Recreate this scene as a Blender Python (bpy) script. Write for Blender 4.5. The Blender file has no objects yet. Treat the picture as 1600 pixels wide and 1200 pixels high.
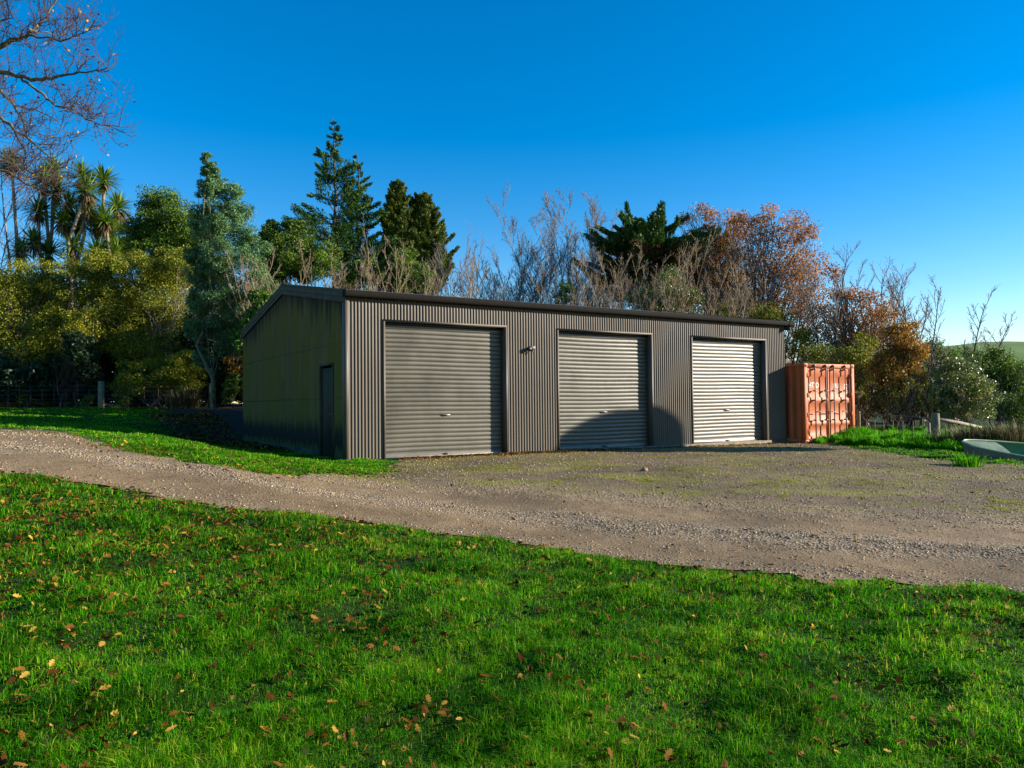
import bpy, math, random
import numpy as np
from mathutils import Matrix, Vector

R = math.radians
rng = np.random.default_rng(7)
random.seed(7)
scene = bpy.context.scene
COL = scene.collection

# ------------------------------------------------------------------ camera geometry
EYE = np.array([0.0, 0.0, 1.18])
F = 1190.0                                  # focal length in photo pixels (1600 wide)
pitch, roll = math.atan(32 / F), 0.0105
fw = np.array([0, math.cos(pitch), math.sin(pitch)])
up0 = np.array([0, -math.sin(pitch), math.cos(pitch)])
X0 = np.array([1.0, 0, 0])
UPV = up0 * math.cos(roll) + X0 * math.sin(roll)
RTV = X0 * math.cos(roll) - up0 * math.sin(roll)


def ray(px, py):
    d = RTV * ((px - 800) / F) + UPV * ((600 - py) / F) + fw
    return d / d[1]


def P(px, py, depth):
    return EYE + ray(px, py) * depth


# ------------------------------------------------------------------ terrain
r0 = ray(540, 722)
C0 = EYE + r0 * (-EYE[2] / r0[2])            # front left corner of the shed on the ground
UD = np.array([0.8536, 0.5210, 0]); VD = np.array([-0.5210, 0.8536, 0])
SHED_L, SHED_W = 13.98, 9.84
ANG = math.atan2(UD[1], UD[0])


def sstep(a, b, x):
    t = np.clip((x - a) / (b - a), 0, 1)
    return t * t * (3 - 2 * t)


_k = np.random.default_rng(3)
_waves = [(_k.uniform(0, 6.28), _k.uniform(0, 6.28)) for _ in range(40)]


def wob(x, y, wl, n=6, o=0):
    s = 0
    for i in range(n):
        a, ph = _waves[(i + o) % 40]
        w = wl * (0.6 + 0.8 * ((i * 0.37) % 1))
        s = s + np.sin((x * math.cos(a) + y * math.sin(a)) * 6.283 / w + ph)
    return s / math.sqrt(n)


def uv(x, y):
    rx, ry = x - C0[0], y - C0[1]
    return rx * UD[0] + ry * UD[1], rx * VD[0] + ry * VD[1]


def terrain(x, y):
    x = np.asarray(x, float); y = np.asarray(y, float)
    U, V = uv(x, y)
    lf, bk = np.maximum(-U - 0.2, 0), np.maximum(V - 10.2, 0)
    d = np.hypot(lf, bk)
    w = bk ** 2 / (d ** 2 + 1e-6)
    z = np.interp(d, [0, .5, 2, 3.2, 5.2, 11.4, 40, 120], [0, .02, .24, .54, .76, 1.16, 1.6, 2.2])
    zb = np.interp(d, [0, .4, 1.5, 4, 11.4, 40, 120], [0, .04, .5, .78, 1.16, 1.6, 2.2])
    z = z * (1 - w) + zb * w
    z = z * sstep(-15, -1, V) * (1 - 0.72 * sstep(5, 17, U))
    z = z - 0.36 * sstep(2, 15, -V) - 0.1 * sstep(3, 15, U)
    z = z + 0.012 * wob(x, y, 3.1) * sstep(0.3, 2.5, np.maximum(d, -V))
    return z


def tz(x, y):
    return float(terrain(np.array([x]), np.array([y]))[0])


def hit(px, py, lo=2.0, hi=60.0):
    d = ray(px, py)
    ts = np.concatenate([np.arange(lo, hi, 0.02)])
    pts = EYE[None] + d[None] * ts[:, None]
    below = pts[:, 2] < terrain(pts[:, 0], pts[:, 1])
    i = int(np.argmax(below)) if below.any() else len(ts) - 1
    return pts[i]


def at(px, depth):
    """foot of something standing on the terrain, seen in column px at that depth"""
    p = P(px, 640, depth)
    return np.array([p[0], p[1], tz(p[0], p[1])])


# ------------------------------------------------------------------ gravel outline
near_px = [(0, 737), (100, 750), (200, 767), (300, 787), (400, 799), (500, 808), (600, 822), (700, 834),
           (800, 846), (900, 865), (1000, 878), (1100, 888), (1200, 897), (1300, 907), (1400, 913), (1500, 918), (1600, 927)]
NEAR = np.array([hit(*p)[:2] for p in near_px])
dl = NEAR[0] - NEAR[2]; dl /= np.linalg.norm(dl)
drr = NEAR[-1] - NEAR[-4]; drr /= np.linalg.norm(drr)
NEAR = np.vstack([NEAR[0] + dl * 30, NEAR[0] + dl * 6, NEAR, NEAR[-1] + drr * 2, NEAR[-1] + drr * 25 + np.array([0, 2.0])])
farL_px = [(0, 671), (90, 675), (140, 692), (200, 708), (300, 724), (400, 740), (480, 747), (560, 744), (620, 737)]
FARL = np.array([hit(*p)[:2] for p in farL_px])
FARL = np.vstack([NEAR[0] + np.array([-3, 8.0]), FARL[0] + dl * 8, FARL])
c = lambda u, v: (C0 + UD * u + VD * v)[:2]
MID = np.array([c(1.0, -0.75), c(1.3, 0.6), c(14.2, 0.6), c(14.4, -0.9), c(15.2, -0.75)])
farR_px = [(1330, 701), (1400, 711), (1480, 721), (1540, 726), (1600, 728)]
FARR = np.array([hit(*p)[:2] for p in farR_px])
FARR = np.vstack([FARR, FARR[-1] + np.array([3, -0.35]), FARR[-1] + np.array([28, -1.0])])
GRAVEL = np.vstack([NEAR, FARR[::-1], MID[::-1], FARL[::-1]])


def seg_dist(x, y, poly, closed=False):
    best = np.full(x.shape, 1e9)
    n = len(poly)
    for i in range(n if closed else n - 1):
        a = poly[i]; b = poly[(i + 1) % n]
        ab = b - a
        t = np.clip(((x - a[0]) * ab[0] + (y - a[1]) * ab[1]) / (ab @ ab + 1e-12), 0, 1)
        best = np.minimum(best, np.hypot(x - a[0] - ab[0] * t, y - a[1] - ab[1] * t))
    return best


def inside(x, y, poly):
    r = np.zeros(x.shape, bool)
    n = len(poly)
    for i in range(n):
        a = poly[i]; b = poly[(i + 1) % n]
        cnd = (a[1] > y) != (b[1] > y)
        xi = (b[0] - a[0]) * (y - a[1]) / (b[1] - a[1] + 1e-12) + a[0]
        r ^= cnd & (x < xi)
    return r


def gravel_sd(x, y):
    x = np.asarray(x, float); y = np.asarray(y, float)
    s = seg_dist(x, y, GRAVEL, True)
    s = np.where(inside(x, y, GRAVEL), s, -s)
    return s + 0.07 * wob(x, y, 0.9, 5, 9) + 0.04 * wob(x, y, 0.27, 4, 15)


# ------------------------------------------------------------------ mesh helpers
def link(o, parent=None):
    COL.objects.link(o)
    if parent is not None:
        o.parent = parent
    return o


def mesh_np(name, verts, quads=None, tris=None, mat=None, parent=None, attrs=None, smooth=False):
    verts = np.asarray(verts, np.float32).reshape(-1, 3)
    me = bpy.data.meshes.new(name)
    quads = np.zeros((0, 4), np.int32) if quads is None else np.asarray(quads, np.int32).reshape(-1, 4)
    tris = np.zeros((0, 3), np.int32) if tris is None else np.asarray(tris, np.int32).reshape(-1, 3)
    nq, nt = len(quads), len(tris)
    me.vertices.add(len(verts)); me.vertices.foreach_set('co', verts.ravel())
    me.loops.add(nq * 4 + nt * 3)
    me.loops.foreach_set('vertex_index', np.concatenate([quads.ravel(), tris.ravel()]).astype(np.int32))
    me.polygons.add(nq + nt)
    me.polygons.foreach_set('loop_start', np.concatenate([np.arange(nq) * 4, nq * 4 + np.arange(nt) * 3]).astype(np.int32))
    if smooth:
        me.polygons.foreach_set('use_smooth', np.ones(nq + nt, bool))
    me.update(calc_edges=True)
    for k, a in (attrs or {}).items():
        at_ = me.attributes.new(k, 'FLOAT', 'POINT')
        at_.data.foreach_set('value', np.asarray(a, np.float32).ravel())
    if mat:
        me.materials.append(mat)
    o = bpy.data.objects.new(name, me)
    return link(o, parent)


class MB:
    """collects boxes, tubes and sheets into one mesh"""
    def __init__(self):
        self.v = []; self.q = []; self.t = []; self.n = 0

    def raw(self, v, q=None, t=None):
        v = np.asarray(v, float).reshape(-1, 3)
        if q is not None and len(q): self.q.append(np.asarray(q).reshape(-1, 4) + self.n)
        if t is not None and len(t): self.t.append(np.asarray(t).reshape(-1, 3) + self.n)
        self.v.append(v); self.n += len(v)
        return self

    def box(self, a, b, bev=0.0):
        x0, y0, z0 = a; x1, y1, z1 = b
        if bev <= 0:
            v = [(x0, y0, z0), (x1, y0, z0), (x1, y1, z0), (x0, y1, z0), (x0, y0, z1), (x1, y0, z1), (x1, y1, z1), (x0, y1, z1)]
            q = [(0, 3, 2, 1), (4, 5, 6, 7), (0, 1, 5, 4), (1, 2, 6, 5), (2, 3, 7, 6), (3, 0, 4, 7)]
            return self.raw(v, q)
        # chamfered vertical prism rings
        e = bev
        def ring(z, i):
            return [(x0 + i + e, y0 + i, z), (x1 - i - e, y0 + i, z), (x1 - i, y0 + i + e, z), (x1 - i, y1 - i - e, z),
                    (x1 - i - e, y1 - i, z), (x0 + i + e, y1 - i, z), (x0 + i, y1 - i - e, z), (x0 + i, y0 + i + e, z)]
        v = ring(z0, e) + ring(z0 + e, 0) + ring(z1 - e, 0) + ring(z1, e)
        q = []
        for k in range(3):
            for i in range(8):
                j = (i + 1) % 8
                q.append((k * 8 + i, k * 8 + j, k * 8 + 8 + j, k * 8 + 8 + i))
        for b0, s in ((0, -1), (24, 1)):
            for tri in ((0, 1, 2, 3), (0, 3, 4, 7), (4, 5, 6, 7)):
                qq = tuple(b0 + i for i in tri)
                q.append(qq if s > 0 else qq[::-1])
        return self.raw(v, q)

    def tube(self, pts, rad, sides=8, cap=True):
        pts = np.asarray(pts, float); k = len(pts)
        rad = np.full(k, rad) if np.isscalar(rad) else np.asarray(rad, float)
        tan = np.gradient(pts, axis=0)
        tan /= np.linalg.norm(tan, axis=1)[:, None] + 1e-9
        ref = np.array([0, 0, 1.0]) if abs(tan[0][2]) < 0.9 else np.array([1.0, 0, 0])
        a = np.cross(tan, ref); a /= np.linalg.norm(a, axis=1)[:, None] + 1e-9
        b = np.cross(tan, a)
        th = np.arange(sides) / sides * 2 * math.pi
        v = pts[:, None] + rad[:, None, None] * (a[:, None] * np.cos(th)[None, :, None] + b[:, None] * np.sin(th)[None, :, None])
        v = v.reshape(-1, 3)
        q = []
        for i in range(k - 1):
            for j in range(sides):
                jn = (j + 1) % sides
                q.append((i * sides + j, i * sides + jn, (i + 1) * sides + jn, (i + 1) * sides + j))
        t = []
        if cap:
            v = np.vstack([v, pts[0], pts[-1]])
            c0, c1 = k * sides, k * sides + 1
            for j in range(sides):
                jn = (j + 1) % sides
                t.append((c0, jn, j)); t.append((c1, (k - 1) * sides + j, (k - 1) * sides + jn))
        return self.raw(v, q, t)

    def grid(self, V):
        """V: (a,b,3) sheet"""
        V = np.asarray(V, float); a, b = V.shape[:2]
        idx = np.arange(a * b).reshape(a, b)
        q = np.stack([idx[:-1, :-1], idx[1:, :-1], idx[1:, 1:], idx[:-1, 1:]], -1).reshape(-1, 4)
        return self.raw(V.reshape(-1, 3), q)

    def build(self, name, mat, parent=None, smooth=False, attrs=None):
        return mesh_np(name, np.vstack(self.v), np.vstack(self.q) if self.q else None,
                       np.vstack(self.t) if self.t else None, mat, parent, attrs, smooth)


class Tubes:
    """many thin tapering branches, built in one go"""
    def __init__(self):
        self.g = {}

    def add(self, pts, rad):
        self.g.setdefault(len(pts), []).append((pts, rad))

    def arrays(self, sides=4):
        Vs, Qs, n = [], [], 0
        for k, lst in self.g.items():
            Pn = np.array([p for p, _ in lst], float); Rn = np.array([r for _, r in lst], float)
            tan = np.gradient(Pn, axis=1)
            tan /= np.linalg.norm(tan, axis=2)[..., None] + 1e-9
            ref = np.where(np.abs(tan[:, :1, 2:3]) < 0.9, np.array([0, 0, 1.0]), np.array([1.0, 0, 0]))
            a = np.cross(tan, np.broadcast_to(ref, tan.shape)); a /= np.linalg.norm(a, axis=2)[..., None] + 1e-9
            b = np.cross(tan, a)
            th = np.arange(sides) / sides * 2 * math.pi
            v = Pn[:, :, None] + Rn[:, :, None, None] * (a[:, :, None] * np.cos(th)[None, None, :, None] + b[:, :, None] * np.sin(th)[None, None, :, None])
            m = len(lst)
            idx = np.arange(m * k * sides).reshape(m, k, sides)
            nx = np.roll(idx, -1, axis=2)
            q = np.stack([idx[:, :-1], nx[:, :-1], nx[:, 1:], idx[:, 1:]], -1).reshape(-1, 4) + n
            Vs.append(v.reshape(-1, 3)); Qs.append(q); n += m * k * sides
        return np.vstack(Vs), np.vstack(Qs)

    def build(self, name, mat, parent, sides=4):
        v, q = self.arrays(sides)
        return mesh_np(name, v, q, None, mat, parent, None, True)


def tag(o, label=None, cat=None, group=None, kind=None):
    if label: o['label'] = label
    if cat: o['category'] = cat
    if group: o['group'] = group
    if kind: o['kind'] = kind
    return o


def empty(name, loc, rz=0.0):
    o = bpy.data.objects.new(name, None)
    o.location = [float(q) for q in loc]; o.rotation_euler = (0, 0, rz)
    o.empty_display_size = 0.2
    return link(o)


def copy_tree(o, parent=None):
    cc = o.copy(); COL.objects.link(cc)
    cc.parent = parent
    for ch in list(o.children):
        copy_tree(ch, cc)
    return cc


# ------------------------------------------------------------------ materials
def new_mat(name):
    m = bpy.data.materials.new(name); m.use_nodes = True
    nt = m.node_tree; nt.nodes.clear()
    out = nt.nodes.new('ShaderNodeOutputMaterial')
    return m, nt, out


class N:
    """small node-tree writer"""
    def __init__(self, nt): self.nt = nt

    def __call__(self, typ, ins=None, **props):
        n = self.nt.nodes.new('ShaderNode' + typ)
        for k, v in props.items(): setattr(n, k, v)
        for k, v in (ins or {}).items():
            if isinstance(v, bpy.types.NodeSocket): self.nt.links.new(v, n.inputs[k])
            else: n.inputs[k].default_value = v
        return n

    def ramp(self, fac, stops, interp='LINEAR'):
        n = self.nt.nodes.new('ShaderNodeValToRGB')
        cr = n.color_ramp; cr.interpolation = interp
        while len(cr.elements) < len(stops): cr.elements.new(0.5)
        for e, (p, col) in zip(cr.elements, stops):
            e.position = p
            e.color = (*col, 1) if not np.isscalar(col) else (col, col, col, 1)
        self.nt.links.new(fac, n.inputs[0])
        return n.outputs[0]

    def mix(self, fac, a, b, mode='MIX'):
        n = self.nt.nodes.new('ShaderNodeMix'); n.data_type = 'RGBA'; n.blend_type = mode
        for s, v in ((n.inputs[0], fac), (n.inputs[6], a), (n.inputs[7], b)):
            if isinstance(v, bpy.types.NodeSocket): self.nt.links.new(v, s)
            elif np.isscalar(v): s.default_value = v if s.type == 'VALUE' else (v, v, v, 1)
            else: s.default_value = (*v, 1)
        return n.outputs[2]

    def math(self, op, a, b=0.0, c=None, clamp=False):
        n = self.nt.nodes.new('ShaderNodeMath'); n.operation = op; n.use_clamp = clamp
        for i, v in enumerate((a, b) if c is None else (a, b, c)):
            if isinstance(v, bpy.types.NodeSocket): self.nt.links.new(v, n.inputs[i])
            else: n.inputs[i].default_value = v
        return n.outputs[0]

    def noise(self, vec, scale, detail=4, rough=0.6, dist=0.0):
        n = self('TexNoise', {'Scale': scale, 'Detail': detail, 'Roughness': rough, 'Distortion': dist})
        if vec is not None: self.nt.links.new(vec, n.inputs['Vector'])
        return n.outputs['Fac']

    def scaled(self, vec, s):
        n = self('VectorMath', {0: vec, 1: s}, operation='MULTIPLY')
        return n.outputs[0]

    def link(self, a, b): self.nt.links.new(a, b)


def leaf_mat(name, stops, trans=0.3, rough=0.55, spec=0.3):
    m, nt, out = new_mat(name); n = N(nt)
    at_ = n('Attribute', attribute_name='rnd')
    col = n.ramp(at_.outputs['Fac'], stops)
    geo = n('NewGeometry')
    nz = n.noise(geo.outputs['Position'], 0.7, 3)
    col = n.mix(0.55, col, n.ramp(nz, [(0.3, 0.55), (0.7, 1.35)]), 'MULTIPLY')
    p = n('BsdfPrincipled', {'Base Color': col, 'Roughness': rough, 'Specular IOR Level': spec})
    t = n('BsdfTranslucent', {'Color': col})
    mx = n('MixShader', {0: trans, 1: p.outputs[0], 2: t.outputs[0]})
    n.link(mx.outputs[0], out.inputs[0])
    return m


def bark_mat(name, a, b, scale=6):
    m, nt, out = new_mat(name); n = N(nt)
    tc = n('TexCoord')
    nz = n.noise(n.scaled(tc.outputs['Object'], (1, 1, 0.35)), scale, 5, 0.7)
    col = n.ramp(nz, [(0.35, a), (0.65, b)])
    p = n('BsdfPrincipled', {'Base Color': col, 'Roughness': 0.85, 'Specular IOR Level': 0.2})
    bm = n('Bump', {'Height': nz, 'Strength': 0.5, 'Distance': 0.02})
    n.link(bm.outputs[0], p.inputs['Normal']); n.link(p.outputs[0], out.inputs[0])
    return m


def plain(name, colr, rough=0.6, metal=0.0, var=0.3, scale=8, spec=0.5):
    m, nt, out = new_mat(name); n = N(nt)
    tc = n('TexCoord')
    nz = n.noise(tc.outputs['Object'], scale, 5, 0.65)
    col = n.mix(1.0, colr, n.ramp(nz, [(0.3, 1 - var), (0.7, 1 + var)]), 'MULTIPLY')
    p = n('BsdfPrincipled', {'Base Color': col, 'Roughness': rough, 'Metallic': metal, 'Specular IOR Level': spec})
    n.link(p.outputs[0], out.inputs[0])
    return m


M = {}

# ground under grass
m, nt, out = new_mat('soil'); n = N(nt)
geo = n('NewGeometry'); pos = geo.outputs['Position']
a1 = n.noise(pos, 1.2, 5); a2 = n.noise(pos, 14, 5, 0.7)
col = n.mix(n.ramp(a1, [(0.4, 0.0), (0.62, 1.0)]), (0.012, 0.03, 0.004), (0.025, 0.05, 0.006))
bare = n('Attribute', attribute_name='bare').outputs['Fac']
dirt = n.ramp(a2, [(0.3, (0.035, 0.027, 0.019)), (0.7, (0.085, 0.066, 0.046))])
col = n.mix(bare, col, dirt)
grv = n('Attribute', attribute_name='gravel').outputs['Fac']
col = n.mix(grv, col, n.ramp(a2, [(0.3, (0.10, 0.075, 0.05)), (0.7, (0.2, 0.155, 0.11))]))
p = n('BsdfPrincipled', {'Base Color': col, 'Roughness': 0.95, 'Specular IOR Level': 0.15})
bm = n('Bump', {'Height': a2, 'Strength': 0.9, 'Distance': 0.05})
n.link(bm.outputs[0], p.inputs['Normal']); n.link(p.outputs[0], out.inputs[0]); M['soil'] = m

# gravel drive
m, nt, out = new_mat('gravel'); n = N(nt)
geo = n('NewGeometry'); pos = geo.outputs['Position']
de = n('Attribute', attribute_name='dedge').outputs['Fac']
wb = n.noise(pos, 1.1, 4)
dd = n.math('ADD', de, n.math('MULTIPLY', n.math('SUBTRACT', wb, 0.5), 1.1))
dn = n.math('DIVIDE', dd, 8.0)
# 0 = packed tan wheel track, 1 = loose stone
loose = n.ramp(dn, [(0.0, 0.35), (0.06, 0.0), (0.12, 0.1), (0.16, 0.9), (0.22, 1.0), (0.27, 0.15), (0.34, 0.05), (0.42, 0.55), (0.55, 0.7)])
v1 = n('TexVoronoi', {'Vector': pos, 'Scale': 34.0}, feature='F1')
v2 = n('TexVoronoi', {'Vector': pos, 'Scale': 75.0}, feature='F1')
fine = n.noise(pos, 60, 4, 0.75); mid = n.noise(pos, 3.0, 5, 0.65); big = n.noise(pos, 0.55, 4, 0.6)
sep = n('SeparateColor', {0: v1.outputs['Color']}); sep2 = n('SeparateColor', {0: v2.outputs['Color']})
stone = n.ramp(sep.outputs[0], [(0.0, (0.0850, 0.0610, 0.0332)), (0.35, (0.2656, 0.1932, 0.1123)), (0.7, (0.4569, 0.3457, 0.2163)), (0.93, (0.4462, 0.3508, 0.2301)), (1.0, (0.6875, 0.5828, 0.4484))])
stone2 = n.ramp(sep2.outputs[0], [(0.0, (0.0532, 0.0360, 0.0178)), (0.5, (0.1672, 0.1166, 0.0627)), (1.0, (0.3344, 0.2520, 0.1518))])
stone = n.mix(0.45, stone, stone2)
packed = n.ramp(mid, [(0.3, (0.1824, 0.1188, 0.0541)), (0.55, (0.2584, 0.1728, 0.0825)), (0.75, (0.3420, 0.2376, 0.1188))])
packed = n.mix(0.35, packed, stone2)
col = n.mix(loose, packed, stone)
# the yard: darker, greyer grit
yard = n.ramp(dn, [(0.42, 0.0), (0.6, 1.0)])
ycol = n.mix(0.6, n.ramp(mid, [(0.3, (0.0425, 0.0272, 0.0135)), (0.7, (0.1275, 0.0840, 0.0428))]), stone2)
col = n.mix(n.math('MULTIPLY', yard, 0.85), col, ycol)
# moss in the yard
mp = n.noise(n.scaled(pos, (0.55, 1.0, 1.0)), 0.9, 6, 0.72)
mfine = n.noise(pos, 11, 5, 0.75)
mm = n.math('ADD', n.math('MULTIPLY', mp, 0.6), n.math('MULTIPLY', mfine, 0.4))
ring = n.ramp(dn, [(0.40, 0.0), (0.5, 1.0), (0.9, 1.0), (1.0, 0.7)])
moss = n.math('MULTIPLY', n.math('MULTIPLY', n.ramp(mp, [(0.46, 0.0), (0.55, 1.0)]), n.ramp(mfine, [(0.40, 0.1), (0.54, 1.0)])), ring)
mcol = n.ramp(fine, [(0.35, (0.12, 0.125, 0.012)), (0.7, (0.32, 0.31, 0.03))])
col = n.mix(n.math('MULTIPLY', moss, 0.85), col, mcol)
wet = n.ramp(big, [(0.36, 0.72), (0.62, 1.12)])
col = n.mix(1.0, col, wet, 'MULTIPLY')
p = n('BsdfPrincipled', {'Base Color': col, 'Roughness': 0.9, 'Specular IOR Level': 0.25})
h = n.math('ADD', n.math('MULTIPLY', n.math('SUBTRACT', 1.0, v1.outputs['Distance']), n.math('ADD', n.math('MULTIPLY', loose, 0.8), 0.25)), n.math('MULTIPLY', fine, 0.6))
h = n.math('ADD', h, n.math('MULTIPLY', mid, 1.5))
bm = n('Bump', {'Height': h, 'Strength': 1.0, 'Distance': 0.02})
n.link(bm.outputs[0], p.inputs['Normal']); n.link(p.outputs[0], out.inputs[0]); M['gravel'] = m

m, nt, out = new_mat('stones'); n = N(nt)
at_ = n('Attribute', attribute_name='rnd').outputs['Fac']
col = n.ramp(at_, [(0, (0.0775, 0.0547, 0.0290)), (0.4, (0.2325, 0.1681, 0.0938)), (0.8, (0.3764, 0.2837, 0.1734)), (0.97, (0.4428, 0.3467, 0.2296)), (1, (0.8100, 0.6916, 0.5375))])
p = n('BsdfPrincipled', {'Base Color': col, 'Roughness': 0.85}); n.link(p.outputs[0], out.inputs[0]); M['stones'] = m

M['grass'] = leaf_mat('grass_blades', [(0, (0.0214, 0.1037, 0.0011)), (0.35, (0.0455, 0.2211, 0.0015)), (0.75, (0.1001, 0.3457, 0.0026)), (0.95, (0.2000, 0.4147, 0.0062)), (1, (0.4800, 0.4147, 0.0513))], 0.5, 0.55, 0.1)
M['moss'] = leaf_mat('moss_weed', [(0, (0.0960, 0.1152, 0.0090)), (0.5, (0.2304, 0.2496, 0.0180)), (1, (0.4032, 0.3840, 0.0450))], 0.4, 0.6, 0.1)
M['lush'] = leaf_mat('lush_grass', [(0, (0.0286, 0.1400, 0.0020)), (0.5, (0.0715, 0.3220, 0.0040)), (1, (0.1560, 0.4340, 0.0120))], 0.5, 0.55, 0.1)
M['dry'] = leaf_mat('dry_grass', [(0, (0.03, 0.045, 0.012)), (0.5, (0.09, 0.075, 0.028)), (1, (0.22, 0.17, 0.08))], 0.3)
M['litter'] = leaf_mat('fallen_leaf', [(0, (0.0473, 0.0127, 0.0024)), (0.35, (0.1050, 0.0319, 0.0048)), (0.55, (0.2100, 0.1011, 0.0150)), (0.8, (0.4200, 0.2554, 0.0450)), (1, (0.5460, 0.3192, 0.0180))], 0.15, 0.7, 0.08)
M['olive'] = leaf_mat('olive_leaf', [(0, (0.0445, 0.0686, 0.0045)), (0.4, (0.1391, 0.1783, 0.0092)), (0.75, (0.3061, 0.3151, 0.0161)), (1, (0.5565, 0.4111, 0.0253))], 0.3)
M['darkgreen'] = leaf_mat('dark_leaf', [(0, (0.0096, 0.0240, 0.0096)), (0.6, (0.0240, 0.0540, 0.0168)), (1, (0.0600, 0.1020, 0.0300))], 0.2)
M['mid'] = leaf_mat('mid_leaf', [(0, (0.0306, 0.0684, 0.0068)), (0.5, (0.0918, 0.1759, 0.0136)), (1, (0.2040, 0.2932, 0.0272))], 0.3)
M['bright'] = leaf_mat('bright_leaf', [(0, (0.0360, 0.0900, 0.0072)), (0.5, (0.0960, 0.1800, 0.0144)), (1, (0.2040, 0.2640, 0.0360))], 0.35)
M['wattle'] = leaf_mat('grey_green_leaf', [(0, (0.0394, 0.0910, 0.0302)), (0.5, (0.0988, 0.2092, 0.0656)), (1, (0.2117, 0.3636, 0.1211))], 0.25)
M['conifer'] = leaf_mat('conifer_leaf', [(0, (0.0122, 0.0436, 0.0090)), (0.6, (0.0367, 0.1091, 0.0179)), (1, (0.1020, 0.1853, 0.0247))], 0.15)
M['cypress'] = leaf_mat('cypress_leaf', [(0, (0.0210, 0.0449, 0.0048)), (0.6, (0.0675, 0.1121, 0.0115)), (1, (0.1500, 0.1682, 0.0192))], 0.15)
M['deadconifer'] = leaf_mat('dead_conifer_leaf', [(0, (0.0390, 0.0208, 0.0078)), (0.6, (0.1105, 0.0585, 0.0195)), (1, (0.1950, 0.1105, 0.0390))], 0.15)
M['russet'] = leaf_mat('russet_leaf', [(0, (0.1423, 0.0588, 0.0139)), (0.5, (0.3793, 0.1603, 0.0312)), (0.85, (0.5926, 0.2673, 0.0486)), (1, (0.6000, 0.4009, 0.0868))], 0.35)
M['amber'] = leaf_mat('amber_leaf', [(0, (0.0768, 0.0683, 0.0108)), (0.4, (0.2049, 0.1282, 0.0162)), (0.8, (0.4440, 0.2049, 0.0216)), (1, (0.6000, 0.3245, 0.0405))], 0.35)
M['greyleaf'] = leaf_mat('silver_leaf', [(0, (0.0556, 0.0815, 0.0179)), (0.5, (0.1517, 0.1986, 0.0415)), (0.9, (0.3289, 0.3565, 0.1040)), (1, (0.5100, 0.4920, 0.2673))], 0.2, 0.4, 0.5)
M['strap'] = leaf_mat('strap_leaf', [(0, (0.0424, 0.0860, 0.0134)), (0.5, (0.1186, 0.2293, 0.0224)), (1, (0.3221, 0.4395, 0.0560))], 0.3, 0.4, 0.5)
M['deadstrap'] = leaf_mat('dead_strap_leaf', [(0, (0.07, 0.045, 0.025)), (1, (0.26, 0.18, 0.09))], 0.15)
M['bark'] = bark_mat('brown_bark', (0.035, 0.026, 0.02), (0.11, 0.085, 0.065))
M['palebark'] = bark_mat('pale_bark', (0.16, 0.135, 0.10), (0.33, 0.29, 0.22))
M['greybark'] = bark_mat('grey_twig', (0.12, 0.10, 0.085), (0.24, 0.20, 0.17))
M['tanbark'] = bark_mat('tan_twig', (0.14, 0.105, 0.065), (0.30, 0.23, 0.145))
M['twig'] = bark_mat('red_brown_twig', (0.04, 0.028, 0.027), (0.11, 0.072, 0.066))
M['lichen'] = bark_mat('lichen_bark', (0.05, 0.045, 0.028), (0.2, 0.185, 0.10), 9)
M['post'] = bark_mat('weathered_post', (0.09, 0.085, 0.045), (0.24, 0.22, 0.13), 12)
M['wire'] = plain('fence_wire', (0.16, 0.15, 0.14), 0.5, 0.6)
M['concrete'] = plain('concrete', (0.33, 0.29, 0.23), 0.9, 0, 0.25, 5)


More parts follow.
